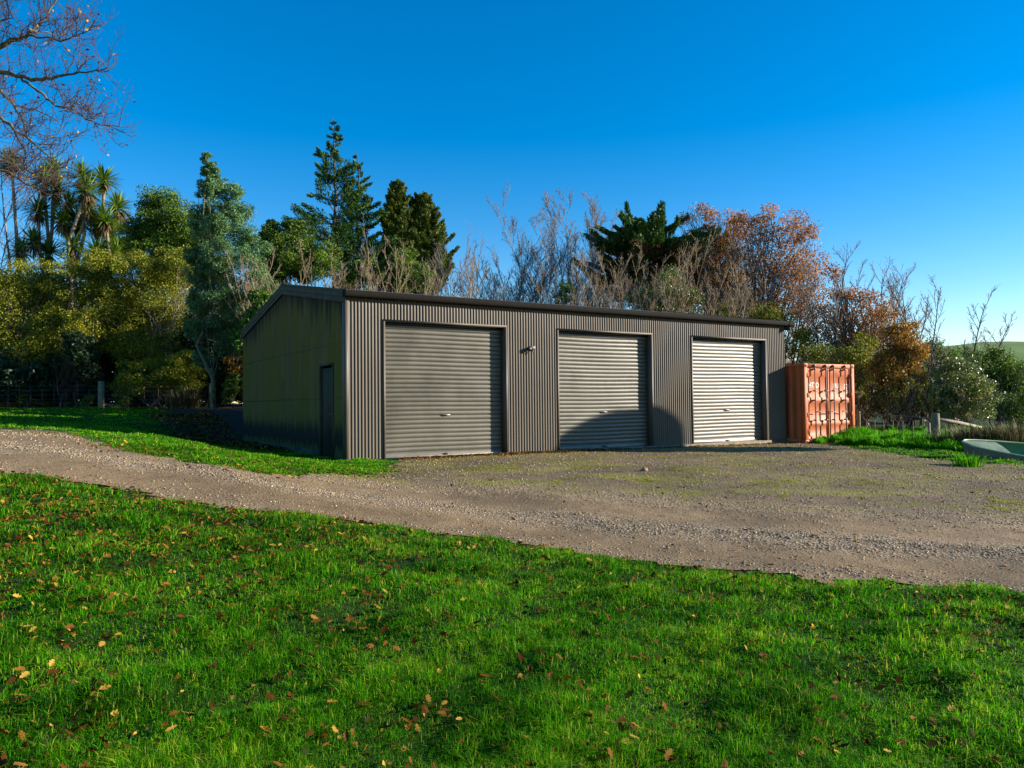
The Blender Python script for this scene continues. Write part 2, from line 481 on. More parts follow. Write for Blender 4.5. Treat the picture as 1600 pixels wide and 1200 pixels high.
def paint(name, base, moss=0.0, rough=0.5, streak=0.25, spec=0.5, dirt=0.0, rust=0.0):
    m, nt, out = new_mat(name); n = N(nt)
    tc = n('TexCoord'); ob = tc.outputs['Object']
    st = n.noise(n.scaled(ob, (7, 7, 0.35)), 1.0, 6, 0.7)
    bl = n.noise(ob, 1.3, 5, 0.6); sp = n.noise(ob, 38, 3, 0.7)
    col = n.mix(1.0, base, n.ramp(st, [(0.25, 1 - streak), (0.75, 1 + streak)]), 'MULTIPLY')
    col = n.mix(1.0, col, n.ramp(bl, [(0.3, 1 - streak * 0.6), (0.7, 1 + streak * 0.6)]), 'MULTIPLY')
    col = n.mix(n.ramp(sp, [(0.73, 0.0), (0.78, 0.55)]), col, (0.33, 0.31, 0.27))
    if rust:
        rn = n.noise(ob, 2.6, 6, 0.75)
        col = n.mix(n.ramp(rn, [(0.58, 0.0), (0.7, rust)]), col, (0.12, 0.04, 0.016))
        fade = n.noise(n.scaled(ob, (1, 1, 0.5)), 1.1, 4)
        col = n.mix(n.ramp(fade, [(0.45, 0.0), (0.75, 0.32)]), col, (0.5, 0.2, 0.09))
    if moss:
        mn = n.noise(n.scaled(ob, (2.2, 2.2, 0.4)), 0.8, 7, 0.7)
        col = n.mix(n.math('MULTIPLY', n.ramp(mn, [(0.36, 0.0), (0.6, 1.0)]), moss), col, (0.10, 0.105, 0.012))
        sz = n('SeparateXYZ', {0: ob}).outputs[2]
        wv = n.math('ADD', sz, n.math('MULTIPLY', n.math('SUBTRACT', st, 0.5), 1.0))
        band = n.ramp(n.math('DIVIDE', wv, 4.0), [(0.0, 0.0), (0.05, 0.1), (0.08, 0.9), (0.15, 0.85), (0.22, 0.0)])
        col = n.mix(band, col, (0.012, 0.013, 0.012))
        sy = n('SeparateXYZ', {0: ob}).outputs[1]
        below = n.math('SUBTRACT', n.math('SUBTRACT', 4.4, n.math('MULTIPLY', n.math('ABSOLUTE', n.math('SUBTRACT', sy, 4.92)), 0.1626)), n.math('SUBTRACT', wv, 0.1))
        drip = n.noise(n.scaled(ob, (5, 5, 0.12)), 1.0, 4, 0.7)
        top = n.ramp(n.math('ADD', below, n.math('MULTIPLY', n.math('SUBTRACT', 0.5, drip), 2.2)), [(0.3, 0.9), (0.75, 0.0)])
        col = n.mix(top, col, (0.022, 0.021, 0.017))  # shade below the barge painted in, along with dark mildew drips
    if dirt:
        sz = n('SeparateXYZ', {0: ob}).outputs[2]
        lo = n.ramp(n.math('ADD', n.math('DIVIDE', sz, 3.0), n.math('MULTIPLY', n.math('SUBTRACT', bl, 0.5), 0.5)), [(0.0, 1.0), (0.45, 0.0)])
        col = n.mix(n.math('MULTIPLY', lo, dirt), col, (0.13, 0.115, 0.08))
        sm = n.noise(n.scaled(ob, (1.2, 1, 30)), 1.5, 4, 0.7)
        col = n.mix(n.math('MULTIPLY', n.ramp(sm, [(0.6, 0.0), (0.8, 1.0)]), dirt * 0.6), col, (0.3, 0.28, 0.23))
    p = n('BsdfPrincipled', {'Base Color': col, 'Roughness': n.ramp(bl, [(0.3, rough - 0.08), (0.7, rough + 0.12)]), 'Specular IOR Level': spec})
    bm = n('Bump', {'Height': bl, 'Strength': 0.25, 'Distance': 0.02})
    n.link(bm.outputs[0], p.inputs['Normal'])
    n.link(p.outputs[0], out.inputs[0])
    return m


M['wall'] = paint('brown_steel_wall', (0.056, 0.042, 0.026), 0, 0.5, 0.25, 0.38, 0.25)
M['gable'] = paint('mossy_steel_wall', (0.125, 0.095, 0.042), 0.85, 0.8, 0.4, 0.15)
M['trim'] = paint('brown_steel_trim', (0.075, 0.062, 0.046), 0, 0.55, 0.2)
M['barge'] = plain('mossy_flashing', (0.055, 0.047, 0.026), 0.75, 0, 0.4, 3, 0.2)
M['gutter'] = plain('dark_gutter', (0.007, 0.0055, 0.004), 0.9, 0, 0.3, 8, 0.2)
M['roof'] = plain('roof_steel', (0.09, 0.085, 0.07), 0.6, 0, 0.4, 3)
M['door'] = paint('roller_door_steel', (0.056, 0.050, 0.030), 0, 0.42, 0.14, 0.75, 0.35)
M['doorpale'] = paint('pale_roller_door_steel', (0.082, 0.075, 0.056), 0, 0.42, 0.16, 0.75, 0.3)
M['darkdoor'] = paint('dark_door', (0.02, 0.018, 0.011), 0.3, 0.7, 0.2, 0.15)
M['slab'] = plain('dirty_concrete', (0.15, 0.125, 0.09), 0.95, 0, 0.5, 4, 0.1)
M['footing'] = plain('mossy_concrete', (0.085, 0.078, 0.05), 0.95, 0, 0.5, 4, 0.1)
M['chrome'] = plain('worn_metal', (0.12, 0.115, 0.10), 0.45, 0.5)
M['black'] = plain('black_plastic', (0.012, 0.012, 0.012), 0.4)
M['greybox'] = plain('grey_plastic', (0.13, 0.12, 0.10), 0.55)
M['orange'] = paint('orange_container_paint', (0.45, 0.11, 0.030), 0, 0.6, 0.22, 0.35, 0, 0.8)
M['rustrod'] = plain('rusty_grey_steel', (0.17, 0.10, 0.085), 0.6, 0.3, 0.4, 9)
M['white'] = plain('faded_white', (0.85, 0.8, 0.74), 0.7, 0, 0.25, 14)
M['boathull'] = paint('weathered_white_hull', (0.2, 0.185, 0.155), 0, 0.6, 0.3, 0.4, 0.5)
M['boatgreen'] = plain('green_boat_paint', (0.045, 0.19, 0.055), 0.5, 0, 0.3, 4)
M['boatrim'] = plain('pale_green_rim', (0.24, 0.33, 0.2), 0.5, 0, 0.3, 5)
M['boatdeck'] = plain('pale_deck', (0.17, 0.22, 0.12), 0.55, 0, 0.4, 6)

# ------------------------------------------------------------------ ground sheets
def axis(parts):
    return np.unique(np.round(np.concatenate([np.arange(a, b, s) for a, b, s in parts]), 4))


gx = axis([(-900, -120, 60), (-120, -30, 5), (-30, -16, 0.5), (-16, 16, 0.12), (16, 40, 0.6), (40, 120, 5), (120, 961, 60)])
gy = axis([(-120, -10, 10), (-10, 1, 0.5), (1, 26, 0.12), (26, 60, 0.5), (60, 140, 5), (140, 941, 60)])
GX, GY = np.meshgrid(gx, gy, indexing='ij')
SD = np.full(GX.shape, -9.0)
nearm = (np.abs(GX) < 46) & (GY > -12) & (GY < 40)
SD[nearm] = gravel_sd(GX[nearm], GY[nearm])
U_, V_ = uv(GX, GY)
lawn = sstep(0.0, 0.5, -SD)
GZ = terrain(GX, GY) + 0.022 * wob(GX, GY, 0.8, 6, 20) * lawn * (np.hypot(GX, GY) < 60) + 0.03 * lawn
def bare_mask(x, y):
    U, V = uv(x, y)
    b = sstep(-0.1, 0.3, -U) * sstep(3.0, 5.0, V) * (1 - sstep(0.9, 1.5, -U - 0.1 * np.clip(V - 3, 0, 9) + 0.2 * wob(x, y, 1.3))) * (V < 16.5)
    b = np.maximum(b, sstep(9.8, 10.3, V) * sstep(-1.6, -0.9, U + 0.2 * wob(x, y, 1.1)) * (U < 30) * (V < 60))
    return np.maximum(b, sstep(33.6, 34.8, y - 0.06 * (x + 17)) * (x < 8) * (y < 120))


bare = bare_mask(GX, GY)
GZ = GZ + bare * (GY < 34) * (0.03 * wob(GX, GY, 0.9, 6, 3) + 0.02 * wob(GX, GY, 0.35, 6, 13))
idx = np.arange(GX.size).reshape(GX.shape)
cells = np.stack([idx[:-1, :-1], idx[1:, :-1], idx[1:, 1:], idx[:-1, 1:]], -1)
cs = (SD[:-1, :-1] + SD[1:, :-1] + SD[1:, 1:] + SD[:-1, 1:]) / 4
gr = sstep(-0.12, 0.05, SD)
g = mesh_np('ground', np.stack([GX, GY, GZ], -1), cells.reshape(-1, 4), None, M['soil'], None,
            {'bare': bare, 'gravel': gr}, True)
tag(g, kind='structure')


def sub(name, mask, Z, mat, attrs):
    cc = cells[mask].reshape(-1, 4)
    used = np.unique(cc); remap = np.full(GX.size, -1); remap[used] = np.arange(len(used))
    V = np.stack([GX, GY, Z], -1).reshape(-1, 3)[used]
    return mesh_np(name, V, remap[cc], None, mat, None, {k: a.ravel()[used] for k, a in attrs.items()}, True)


dedge = np.full(GX.shape, 20.0)
gm = SD > -0.6
dedge[gm] = seg_dist(GX[gm], GY[gm], NEAR)
def ridge_z(d, x, y):
    d = d + 0.12 * wob(x, y, 1.6, 5, 7) + 0.06 * wob(x, y, 0.6, 5, 17)
    return 0.014 * np.exp(-((d - 1.5) / 0.36) ** 2) + 0.008 * np.exp(-((d - 3.4) / 0.5) ** 2) - 0.006 * np.exp(-((d - 2.5) / 0.4) ** 2) + 0.005 * wob(x, y, 0.5, 6, 25)


ridge = ridge_z(dedge, GX, GY)
GRZ = GZ + 0.012 + ridge
o = sub('gravel_road', cs > -0.05, GRZ, M['gravel'], {'dedge': dedge})
tag(o, kind='structure')


def gravel_z(x, y):
    d = seg_dist(x, y, NEAR)
    return terrain(x, y) + 0.012 + ridge_z(d, x, y)


def lawn_z(x, y):
    lw = sstep(0.0, 0.5, -gravel_sd(x, y))
    return terrain(x, y) + 0.022 * wob(x, y, 0.8, 6, 20) * lw + 0.03 * lw


# far green hill
hx = np.linspace(40, 900, 60); hy = np.linspace(260, 700, 30)
HX, HY = np.meshgrid(hx, hy, indexing='ij')
HZ = 38 * np.exp(-((HX - 420) / 150) ** 2 - ((HY - 430) / 120) ** 2) + 27 * np.exp(-((HX - 210) / 120) ** 2 - ((HY - 470) / 120) ** 2) + 1.5 * wob(HX, HY, 60) - 1
mb = MB().grid(np.stack([HX, HY, HZ], -1))
m, nt, out = new_mat('pasture'); n = N(nt)
geo = n('NewGeometry')
a1 = n.noise(geo.outputs['Position'], 0.03, 5, 0.6); a2 = n.noise(geo.outputs['Position'], 0.012, 4)
col = n.ramp(a1, [(0.3, (0.06, 0.15, 0.01)), (0.7, (0.12, 0.22, 0.016))])
col = n.mix(n.ramp(a2, [(0.62, 0.0), (0.66, 0.8)]), col, (0.02, 0.035, 0.015))
p = n('BsdfPrincipled', {'Base Color': col, 'Roughness': 0.9}); n.link(p.outputs[0], out.inputs[0]); M['pasture'] = m
tag(mb.build('hills', M['pasture'], None, True), kind='structure')

# ------------------------------------------------------------------ the shed
H_EAVE, RIDGE, SINK = 3.60, 0.80, 0.2
shed = empty('shed', C0, ANG)
tag(shed, 'long brown corrugated steel farm shed with three roller doors', 'shed')
PITCH, AMP = 0.0762, 0.0102
DOORS = [(0.90, 3.96), (5.51, 8.56), (10.09, 13.09)]
DH = 3.03


def corr_u(mb, u0, u1, zb, zt, v=0.0, rows=2):
    n_ = max(2, int((u1 - u0) / PITCH * 6) + 1)
    us = np.linspace(u0, u1, n_)
    ph = us / PITCH * 2 * math.pi
    vs = v - AMP * np.cos(ph) + 0.004 * np.sin(us * 2.1)
    zs = np.linspace(zb, zt, rows)
    V = np.stack(np.broadcast_arrays(us[:, None], vs[:, None], zs[None, :]), -1)
    mb.grid(V)


mb = MB()
edges = [0.04] + [e for d in DOORS for e in d] + [SHED_L]
for i in range(0, len(edges), 2):
    corr_u(mb, edges[i], edges[i + 1], -SINK, H_EAVE)
for a, b in DOORS:
    corr_u(mb, a, b, DH, H_EAVE)
mb.build('front_wall', M['wall'], shed, True)


def corr_v(mb, v0, v1, zb, zt, u=0.0, sgn=-1):
    n_ = max(2, int((v1 - v0) / PITCH * 6) + 1)
    vs = np.linspace(v0, v1, n_)
    us = u + sgn * AMP * np.cos(vs / PITCH * 2 * math.pi)
    top = zt(vs) if callable(zt) else np.full(n_, zt)
    V = np.stack([np.stack([us, vs, np.full(n_, zb)], -1), np.stack([us, vs, top], -1)], 1)
    mb.grid(V)


roofz = lambda v: H_EAVE + RIDGE * (1 - np.abs(v - SHED_W / 2) / (SHED_W / 2))
PD = (0.74, 1.73, 2.10)
mb = MB()
corr_v(mb, 0.04, PD[0], -SINK, roofz); corr_v(mb, PD[1], SHED_W, -SINK, roofz); corr_v(mb, PD[0], PD[1], PD[2], roofz)
gmb = mb
mb = MB(); corr_v(mb, 0.0, SHED_W, -SINK, roofz, SHED_L, 1); mb.build('gable_wall', M['wall'], shed, True)
mb = MB(); corr_u(mb, 0.0, SHED_L, -SINK, H_EAVE, SHED_W); mb.build('back_wall', M['wall'], shed, True)
# screw rows on the gable
mb = gmb; nface = sum(len(q) for q in mb.q)
for zr in (1.36, 2.56):
    for v in np.arange(0.15, SHED_W, 0.1524):
        if PD[0] - 0.05 < v < PD[1] + 0.05 and zr < PD[2]: continue
        dz = 0.01 * math.sin(v * 9)
        mb.box((-0.019, v - 0.009, zr - 0.018 + dz), (-0.006, v + 0.009, zr + 0.014 + dz))
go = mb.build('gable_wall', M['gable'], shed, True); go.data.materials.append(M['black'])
for pl in go.data.polygons[nface:]: pl.material_index = 1; pl.use_smooth = False
# corner trims
mb = MB()
mb.box((-0.022, -0.026, -SINK), (0.075, -0.016, H_EAVE)); mb.box((-0.025, -0.02, -SINK), (-0.014, 0.09, H_EAVE))
mb.build('corner_trim', M['trim'], shed)
# floor slab with a lip under the doors
MB().box((0.05, -0.03, -0.3), (SHED_L - 0.05, SHED_W - 0.05, 0.022)).build('floor_slab', M['slab'], shed)
mb = MB(); mb.box((-0.035, PD[1] + 0.02, -0.3), (0.03, SHED_W - 0.02, 0.16)); mb.box((-0.035, 0.1, -0.3), (0.03, PD[1] + 0.02, 0.05))
mb.build('footing', M['footing'], shed)
# roof: two sheets with thickness
OV = 0.16
for side in (0, 1):
    mb = MB()
    us = np.linspace(-0.04, SHED_L + 0.04, 400)
    vs = (-OV, SHED_W / 2) if side == 0 else (SHED_W + OV, SHED_W / 2)
    rows = []
    for off in (0.055, 0.035):
        rr = []
        for v in vs:
            z = H_EAVE + RIDGE * (1 - abs(v - SHED_W / 2) / (SHED_W / 2))
            rr.append(np.stack([us, np.full(400, v), z + off + 0.008 * np.cos(us / PITCH * 2 * math.pi)], -1))
        mb.grid(np.stack(rr, 1))
    mb.build('roof', M['roof'], shed, True)
# front gutter
mb = MB()
gz = H_EAVE - 0.02
prof = np.array([(-0.02, 0.06), (-0.02, -0.05), (-0.05, -0.085), (-0.13, -0.085), (-0.165, -0.045), (-0.165, 0.055), (-0.15, 0.062), (-0.15, 0.04), (-0.15, -0.03), (-0.12, -0.07), (-0.05, -0.07)])
us = np.array([-0.06, SHED_L + 0.26])
V = np.stack([np.stack([np.full(len(prof), u), prof[:, 0] - 0.005, prof[:, 1] + gz], -1) for u in us], 1)
mb.grid(V)
mb.box((-0.064, -0.17, gz - 0.09), (-0.058, -0.02, gz + 0.06)); mb.box((SHED_L + 0.256, -0.17, gz - 0.09), (SHED_L + 0.262, -0.02, gz + 0.06))
mb.build('gutter', M['gutter'], shed)
# barge flashing on both gables: ribbed capping down each slope
for ub, s in ((-0.0, -1), (SHED_L, 1)):
    mb = MB()
    pr = np.array([(0.06, 0.075), (-0.045, 0.075), (-0.05, 0.03), (-0.035, 0.015), (-0.035, -0.03), (-0.052, -0.045), (-0.052, -0.09), (-0.036, -0.105), (-0.036, -0.15), (-0.055, -0.165), (-0.055, -0.215), (-0.03, -0.22)])
    vv = np.array([-OV - 0.02, SHED_W / 2, SHED_W + OV + 0.02])
    zz = H_EAVE + RIDGE * (1 - np.abs(vv - SHED_W / 2) / (SHED_W / 2))
    V = np.stack([np.stack([ub - s * pr[:, 0], np.full(len(pr), v), pr[:, 1] + z], -1) for v, z in zip(vv, zz)], 1)
    mb.grid(V)
    mb.build('barge_flashing', M['barge'], shed)
# roller doors
for k, (a, b) in enumerate(DOORS):
    mt = M['door'] if k < 2 else M['doorpale']
    if k == 1: mt = paint('middle_roller_door_steel', (0.058, 0.052, 0.033), 0, 0.42, 0.14, 0.7, 0.35)
    REC = 0.175
    # reveals: jambs and head
    mb = MB()
    mb.box((a - 0.05, -0.018, -SINK), (a - 0.001, 0.30, DH - 0.001)); mb.box((b + 0.001, -0.018, -SINK), (b + 0.05, 0.30, DH - 0.001))
    mb.box((a - 0.05, -0.019, DH), (b + 0.05, 0.30, DH + 0.04))
    fr = mb.build('door_frame', M['trim'], shed)
    dr_mb = MB()
    zt = DH - 0.0
    pit = 0.1015; nrib = int((zt - 0.14) / pit) + 1
    pts = []
    for i in range(nrib):
        zb = 0.14 + i * pit
        for fz, fv in ((0.0, 0.014), (0.05, 0.014), (0.09, 0.003), (0.17, -0.002), (0.5, -0.005), (0.8, -0.004), (0.92, 0.001), (0.96, 0.014)):
            pts.append((zb + fz * pit, fv))
    pts = [(0.045, -0.004), (0.135, -0.004)] + pts
    nu = 24
    us = np.linspace(a + 0.012, b - 0.012, nu)
    rr = np.random.default_rng(50 + k)
    zz = np.array([p_[0] for p_ in pts]); vv = np.array([p_[1] for p_ in pts])
    sag = 0.004 * np.sin((us - a) * 2.3 + k)[:, None] * np.sin(zz * 5 + k)[None]
    V = np.stack([np.broadcast_to(us[:, None], (nu, len(zz))), REC + vv[None] + sag, np.broadcast_to(zz[None], (nu, len(zz))) + 0.006 * np.sin((us - a) * 1.9 + k * 2)[:, None]], -1)
    dr_mb.grid(V)
    dr = dr_mb.build('roller_door', mt, shed)
    mb = MB().box((a + 0.012, REC - 0.03, 0.024), (b - 0.012, REC + 0.03, 0.05), 0.004)
    mb.build('bottom_rail', M['concrete'] if k == 0 else M['chrome'], dr)
    MB().box((a + 0.004, REC - 0.045, DH - 0.055), (b - 0.004, REC - 0.015, DH - 0.003)).build('head_shade_strip', M['black'], fr)  # black strip standing in for the shade under the door head
    mid = (a + b) / 2 + 0.02
    mb = MB(); mb.box((mid - 0.11, REC - 0.02, 0.93), (mid + 0.11, REC + 0.004, 0.975), 0.004); mb.box((mid - 0.05, REC - 0.05, 0.945), (mid + 0.05, REC - 0.02, 0.96), 0.003)
    mb.build('handle', M['chrome'], dr)
    mb = MB(); mb.box((mid - 0.06, REC - 0.05, 0.05), (mid + 0.06, REC - 0.006, 0.085), 0.004); mb.build('foot_lock', M['black'], dr)
# side door in the gable
mb = MB(); mb.box((0.02, PD[0] + 0.05, 0.06), (0.06, PD[1] - 0.05, PD[2] - 0.05), 0.005)
pdoor = mb.build('side_door', M['darkdoor'], shed)
mb = MB(); mb.box((-0.03, PD[0], -0.1), (0.07, PD[0] + 0.05, PD[2])); mb.box((-0.03, PD[1] - 0.05, -0.1), (0.07, PD[1], PD[2])); mb.box((-0.031, PD[0] - 0.01, PD[2]), (0.07, PD[1] + 0.01, PD[2] + 0.05))
mb.build('frame', M['barge'], pdoor)
mb = MB(); mb.tube([(0.02, PD[0] + 0.14, 1.0), (-0.03, PD[0] + 0.14, 1.0)], 0.014); mb.tube([(-0.03, PD[0] + 0.14, 1.0), (-0.03, PD[0] + 0.26, 1.0)], 0.011)
mb.box((0.008, PD[0] + 0.11, 0.94), (0.02, PD[0] + 0.17, 1.08))
mb.build('handle', M['chrome'], pdoor)

# security light
L0 = C0 + UD * 4.72 + VD * -0.012 + np.array([0, 0, 2.56])
sl = empty('security_light', L0, ANG)
tag(sl, 'small grey security light on the wall between two roller doors', 'light')
MB().box((-0.065, -0.06, -0.04), (0.065, 0.0, 0.04), 0.01).build('housing', M['greybox'], sl)
mb = MB(); mb.tube([(-0.02, -0.05, -0.055), (-0.02, -0.09, -0.12)], 0.016); mb.build('bracket', M['greybox'], sl)
mb = MB(); mb.tube([(-0.06, -0.04, -0.02), (-0.12, -0.05, -0.03)], 0.015); mb.tube([(-0.12, -0.01, -0.03), (-0.12, -0.05, -0.035), (-0.12, -0.10, -0.045)], [0.035, 0.05, 0.055], 12)
mb.build('lamp_head', M['black'], sl)

# ------------------------------------------------------------------ shipping container
CP = C0 + UD * 14.17 + VD * -0.55
CP[2] = -0.10
ct = empty('shipping_container', CP, ANG)
tag(ct, 'orange rusting shipping container with closed doors and lock rods', 'container')
CW, CH, CL = 2.44, 2.44, 6.06
mb = MB()
for x in (0, CW - 0.14):
    mb.box((x, 0.0, 0.118), (x + 0.14, 0.12, CH - 0.118), 0.006); mb.box((x, CL - 0.12, 0.118), (x + 0.14, CL, CH - 0.118), 0.006)
mb.box((0.178, 0.01, CH - 0.13), (CW - 0.178, 0.14, CH - 0.005), 0.006); mb.box((0.178, 0.01, 0.0), (CW - 0.178, 0.14, 0.13), 0.006)
for x in (0.008, CW - 0.088):
    mb.box((x, 0.162, 0.02), (x + 0.08, CL - 0.162, 0.15)); mb.box((x, 0.162, CH - 0.09), (x + 0.08, CL - 0.162, CH - 0.01))
mb.build('frame', M['orange'], ct)
for x in (-0.004, CW - 0.174):
    for y in (-0.006, CL - 0.156):
        for z in (-0.004, CH - 0.116):
            cc_ = MB().box((x, y, z), (x + 0.178, y + 0.162, z + 0.12), 0.008).build('corner_casting', M['orange'], ct)
            if y < 0:
                MB().box((x + 0.054, -0.0085, z + 0.034), (x + 0.124, -0.0015, z + 0.084)).build('casting_hole', M['black'], cc_)


def trap(s, period=0.28, dep=0.04):
    t = (s / period) % 1
    return np.interp(t, [0, 0.25, 0.5, 0.75, 1.0], [0, 0, dep, dep, 0]) if False else np.interp(t, [0, 0.27, 0.5, 0.77, 1.0], [0, 0, dep, dep, 0])


for x, s in ((0.03, 1), (CW - 0.03, -1)):
    ys = np.linspace(0.12, CL - 0.12, 420)
    V = np.stack([np.stack([x + s * trap(ys), ys, np.full(420, z)], -1) for z in (0.15, CH - 0.09)], 1)
    MB().grid(V).build('side_panel', M['orange'], ct)
xs = np.linspace(0.08, CW - 0.08, 3); ysr = np.linspace(0.14, CL - 0.1, 200)
V = np.stack([np.stack([np.full(200, x), ysr, CH - 0.03 + trap(ysr, 0.3, 0.018)], -1) for x in xs], 0)
MB().grid(V).build('roof_panel', M['orange'], ct)
MB().box((0.03, CL - 0.10, 0.1), (CW - 0.03, CL - 0.06, CH - 0.1)).build('end_panel', M['orange'], ct)
dprof = [(0.13, 0.0), (0.2, 0.0), (0.23, 0.03), (0.52, 0.03), (0.55, 0.0), (0.64, 0.0), (0.68, 0.033), (1.20, 0.033), (1.24, 0.0), (1.38, 0.0), (1.42, 0.03), (1.58, 0.03), (1.62, 0.033), (2.02, 0.033), (2.06, 0.0), (2.31, 0.0)]
zz = np.array([q[0] for q in dprof]); vv = np.array([q[1] for q in dprof])
for k, (xa, xb) in enumerate(((0.15, CW / 2 - 0.008), (CW / 2 + 0.008, CW - 0.15))):
    mb = MB()
    us = np.linspace(xa + 0.05, xb - 0.05, 24)
    dent = 0.018 * np.exp(-((us[:, None] - (xa + 0.3)) / 0.16) ** 2 - ((zz[None] - 1.0) / 0.16) ** 2)
    V = np.stack([np.broadcast_to(us[:, None], (24, len(zz))), 0.045 + vv[None] + dent, np.broadcast_to(zz[None], (24, len(zz)))], -1)
    mb.grid(V)
    mb.box((xa, 0.03, 0.131), (xa + 0.052, 0.08, 2.309), 0.005); mb.box((xb - 0.052, 0.03, 0.131), (xb, 0.08, 2.309), 0.005)
    dr = mb.build('door', M['orange'], ct)
    for fx in ((0.30, 0.80) if k == 0 else (0.14, 0.68)):
        x = xa + fx * (xb - xa)
        mb = MB()
        mb.tube([(x, -0.03, 0.06), (x, -0.03, CH - 0.05)], 0.019, 10)
        for z in (0.10, 0.68, 1.29, 1.58, 2.24):
            mb.box((x - 0.035, -0.055, z), (x + 0.035, 0.045, z + 0.045), 0.006)
        mb.box((x - 0.04, -0.055, CH - 0.10), (x + 0.04, 0.012, CH - 0.03), 0.006); mb.box((x - 0.04, -0.055, 0.035), (x + 0.04, 0.012, 0.1), 0.006)
        rod = mb.build('lock_rod', M['rustrod'], dr)
        sx = 1 if k == 0 else -1
        mb = MB(); mb.tube([(x, -0.055, 0.95), (x + 0.16 * sx, -0.06, 0.97), (x + 0.38 * sx * 0.6, -0.055, 0.955)], 0.014)
        mb.build('handle', M['rustrod'], rod)
    xh = xa - 0.02 if k == 0 else xb - 0.02
    for z in (0.3, 0.8, 1.4, 2.0):
        MB().box((xh, -0.018, z), (xh + 0.04, 0.03, z + 0.14), 0.006).build('hinge', M['orange'], dr)
    words = [('IHTT', 0.06, 1.70, 0.17), ('ID', 0.40, 1.70, 0.17)] if k == 0 else [('DU', 0.22, 1.70, 0.15), ('0001', 0.74, 1.68, 0.15), ('T0', 0.77, 1.46 + 0.055, 0.13)]
    for w, fx, z, sz in words:
        cu = bpy.data.curves.new('lettering', 'FONT'); cu.body = w; cu.size = sz * 1.35; cu.extrude = 0.001; cu.space_character = 0.92
        tmp = bpy.data.objects.new('lettering', cu); COL.objects.link(tmp)
        dg = bpy.context.evaluated_depsgraph_get()
        me = bpy.data.meshes.new_from_object(tmp.evaluated_get(dg)); bpy.data.objects.remove(tmp)
        me.materials.clear(); me.materials.append(M['white'])
        lo = bpy.data.objects.new('lettering', me); link(lo, dr)
        yy = 0.0765 if z > 1.6 else 0.0735
        lo.location = (xa + fx * (xb - xa), yy, z); lo.rotation_euler = (R(90), 0, 0)

# ------------------------------------------------------------------ dinghy
bp = at(1495, 17.6)
bo = empty('dinghy', (bp[0], bp[1], tz(bp[0] + 1, bp[1]) - 0.12), math.atan2(-0.17, 1))
bo.rotation_euler = (R(15), R(4.5), math.atan2(-0.17, 1))
tag(bo, 'weathered white dinghy with green inside lying in grass by gravel', 'boat')
BL = 3.4
ts = np.linspace(0, 1, 28)
beam = 0.62 * np.sin(np.clip(ts * 0.93 + 0.02, 0, 1) ** 0.62 * math.pi * 0.62) ** 0.9 / math.sin(math.pi * 0.5)
beam[0] = 0.02
sheer = 0.40 + 0.14 * (1 - ts) ** 2
keel = 0.22 * np.clip(1 - ts * 6, 0, 1) ** 1.5


def hull(inset, ns=15):
    V = []
    for t, b, s, k in zip(ts, beam, sheer, keel):
        b = max(b - inset, 0.004); row = []
        for a in np.linspace(-1, 1, ns):
            w = abs(a)
            y = math.copysign(b * min(1, (w * 1.18) ** 0.62) * (0.86 + 0.14 * w), a)
            z = (k + inset) + (s - k - inset) * w ** 2.6
            row.append((t * BL + (0.12 * (w ** 2 - 1) * -(1 - t) ** 6), y, z))
        V.append(row)
    return np.array(V)


h0 = hull(0.0); h1 = hull(0.018)
mb = MB().grid(h0); mb.raw(np.vstack([h0[-1], [[BL, 0, 0.28]]]), None, [(i, i + 1, 15) for i in range(14)])
mb.build('hull', M['boathull'], bo, True)
h1[-1, :, 0] -= 0.03
mb = MB().grid(h1); mb.raw(np.vstack([h1[-1], [[BL - 0.03, 0, 0.28]]]), None, [(i, i + 1, 15) for i in range(14)])
mb.build('interior', M['boatgreen'], bo, True)
mb = MB()
for j in (0, -1):
    mb.tube(h0[:, j] + np.array([0, 0, 0.005]), 0.022, 8)
mb.tube(np.array([h0[-1, 0], h0[-1, -1]]), 0.02, 8)
mb.build('gunwale', M['boatrim'], bo, True)
nd = 8
dk = np.stack([np.stack([h1[i, 0] * (1 - w) + h1[i, -1] * w + np.array([0, 0, -0.012 + 0.03 * math.sin(w * math.pi)]) for w in np.linspace(0, 1, 7)]) for i in range(nd)])
MB().grid(dk).build('foredeck', M['boatdeck'], bo, True)
for i in (15, 23):
    yb = beam[i] - 0.02
    MB().box((ts[i] * BL - 0.12, -yb, 0.26), (ts[i] * BL + 0.12, yb, 0.285), 0.004).build('thwart', M['boatdeck'], bo)

# ------------------------------------------------------------------ fences
def post_pts(mb, h, r, lean=0.0, sides=12):
    mb.tube([(0, 0, -0.3), (lean * .3, 0, h * .4), (lean, 0, h - 0.015), (lean, 0, h)], [r * 1.03, r, r * 0.97, r * 0.9], sides)


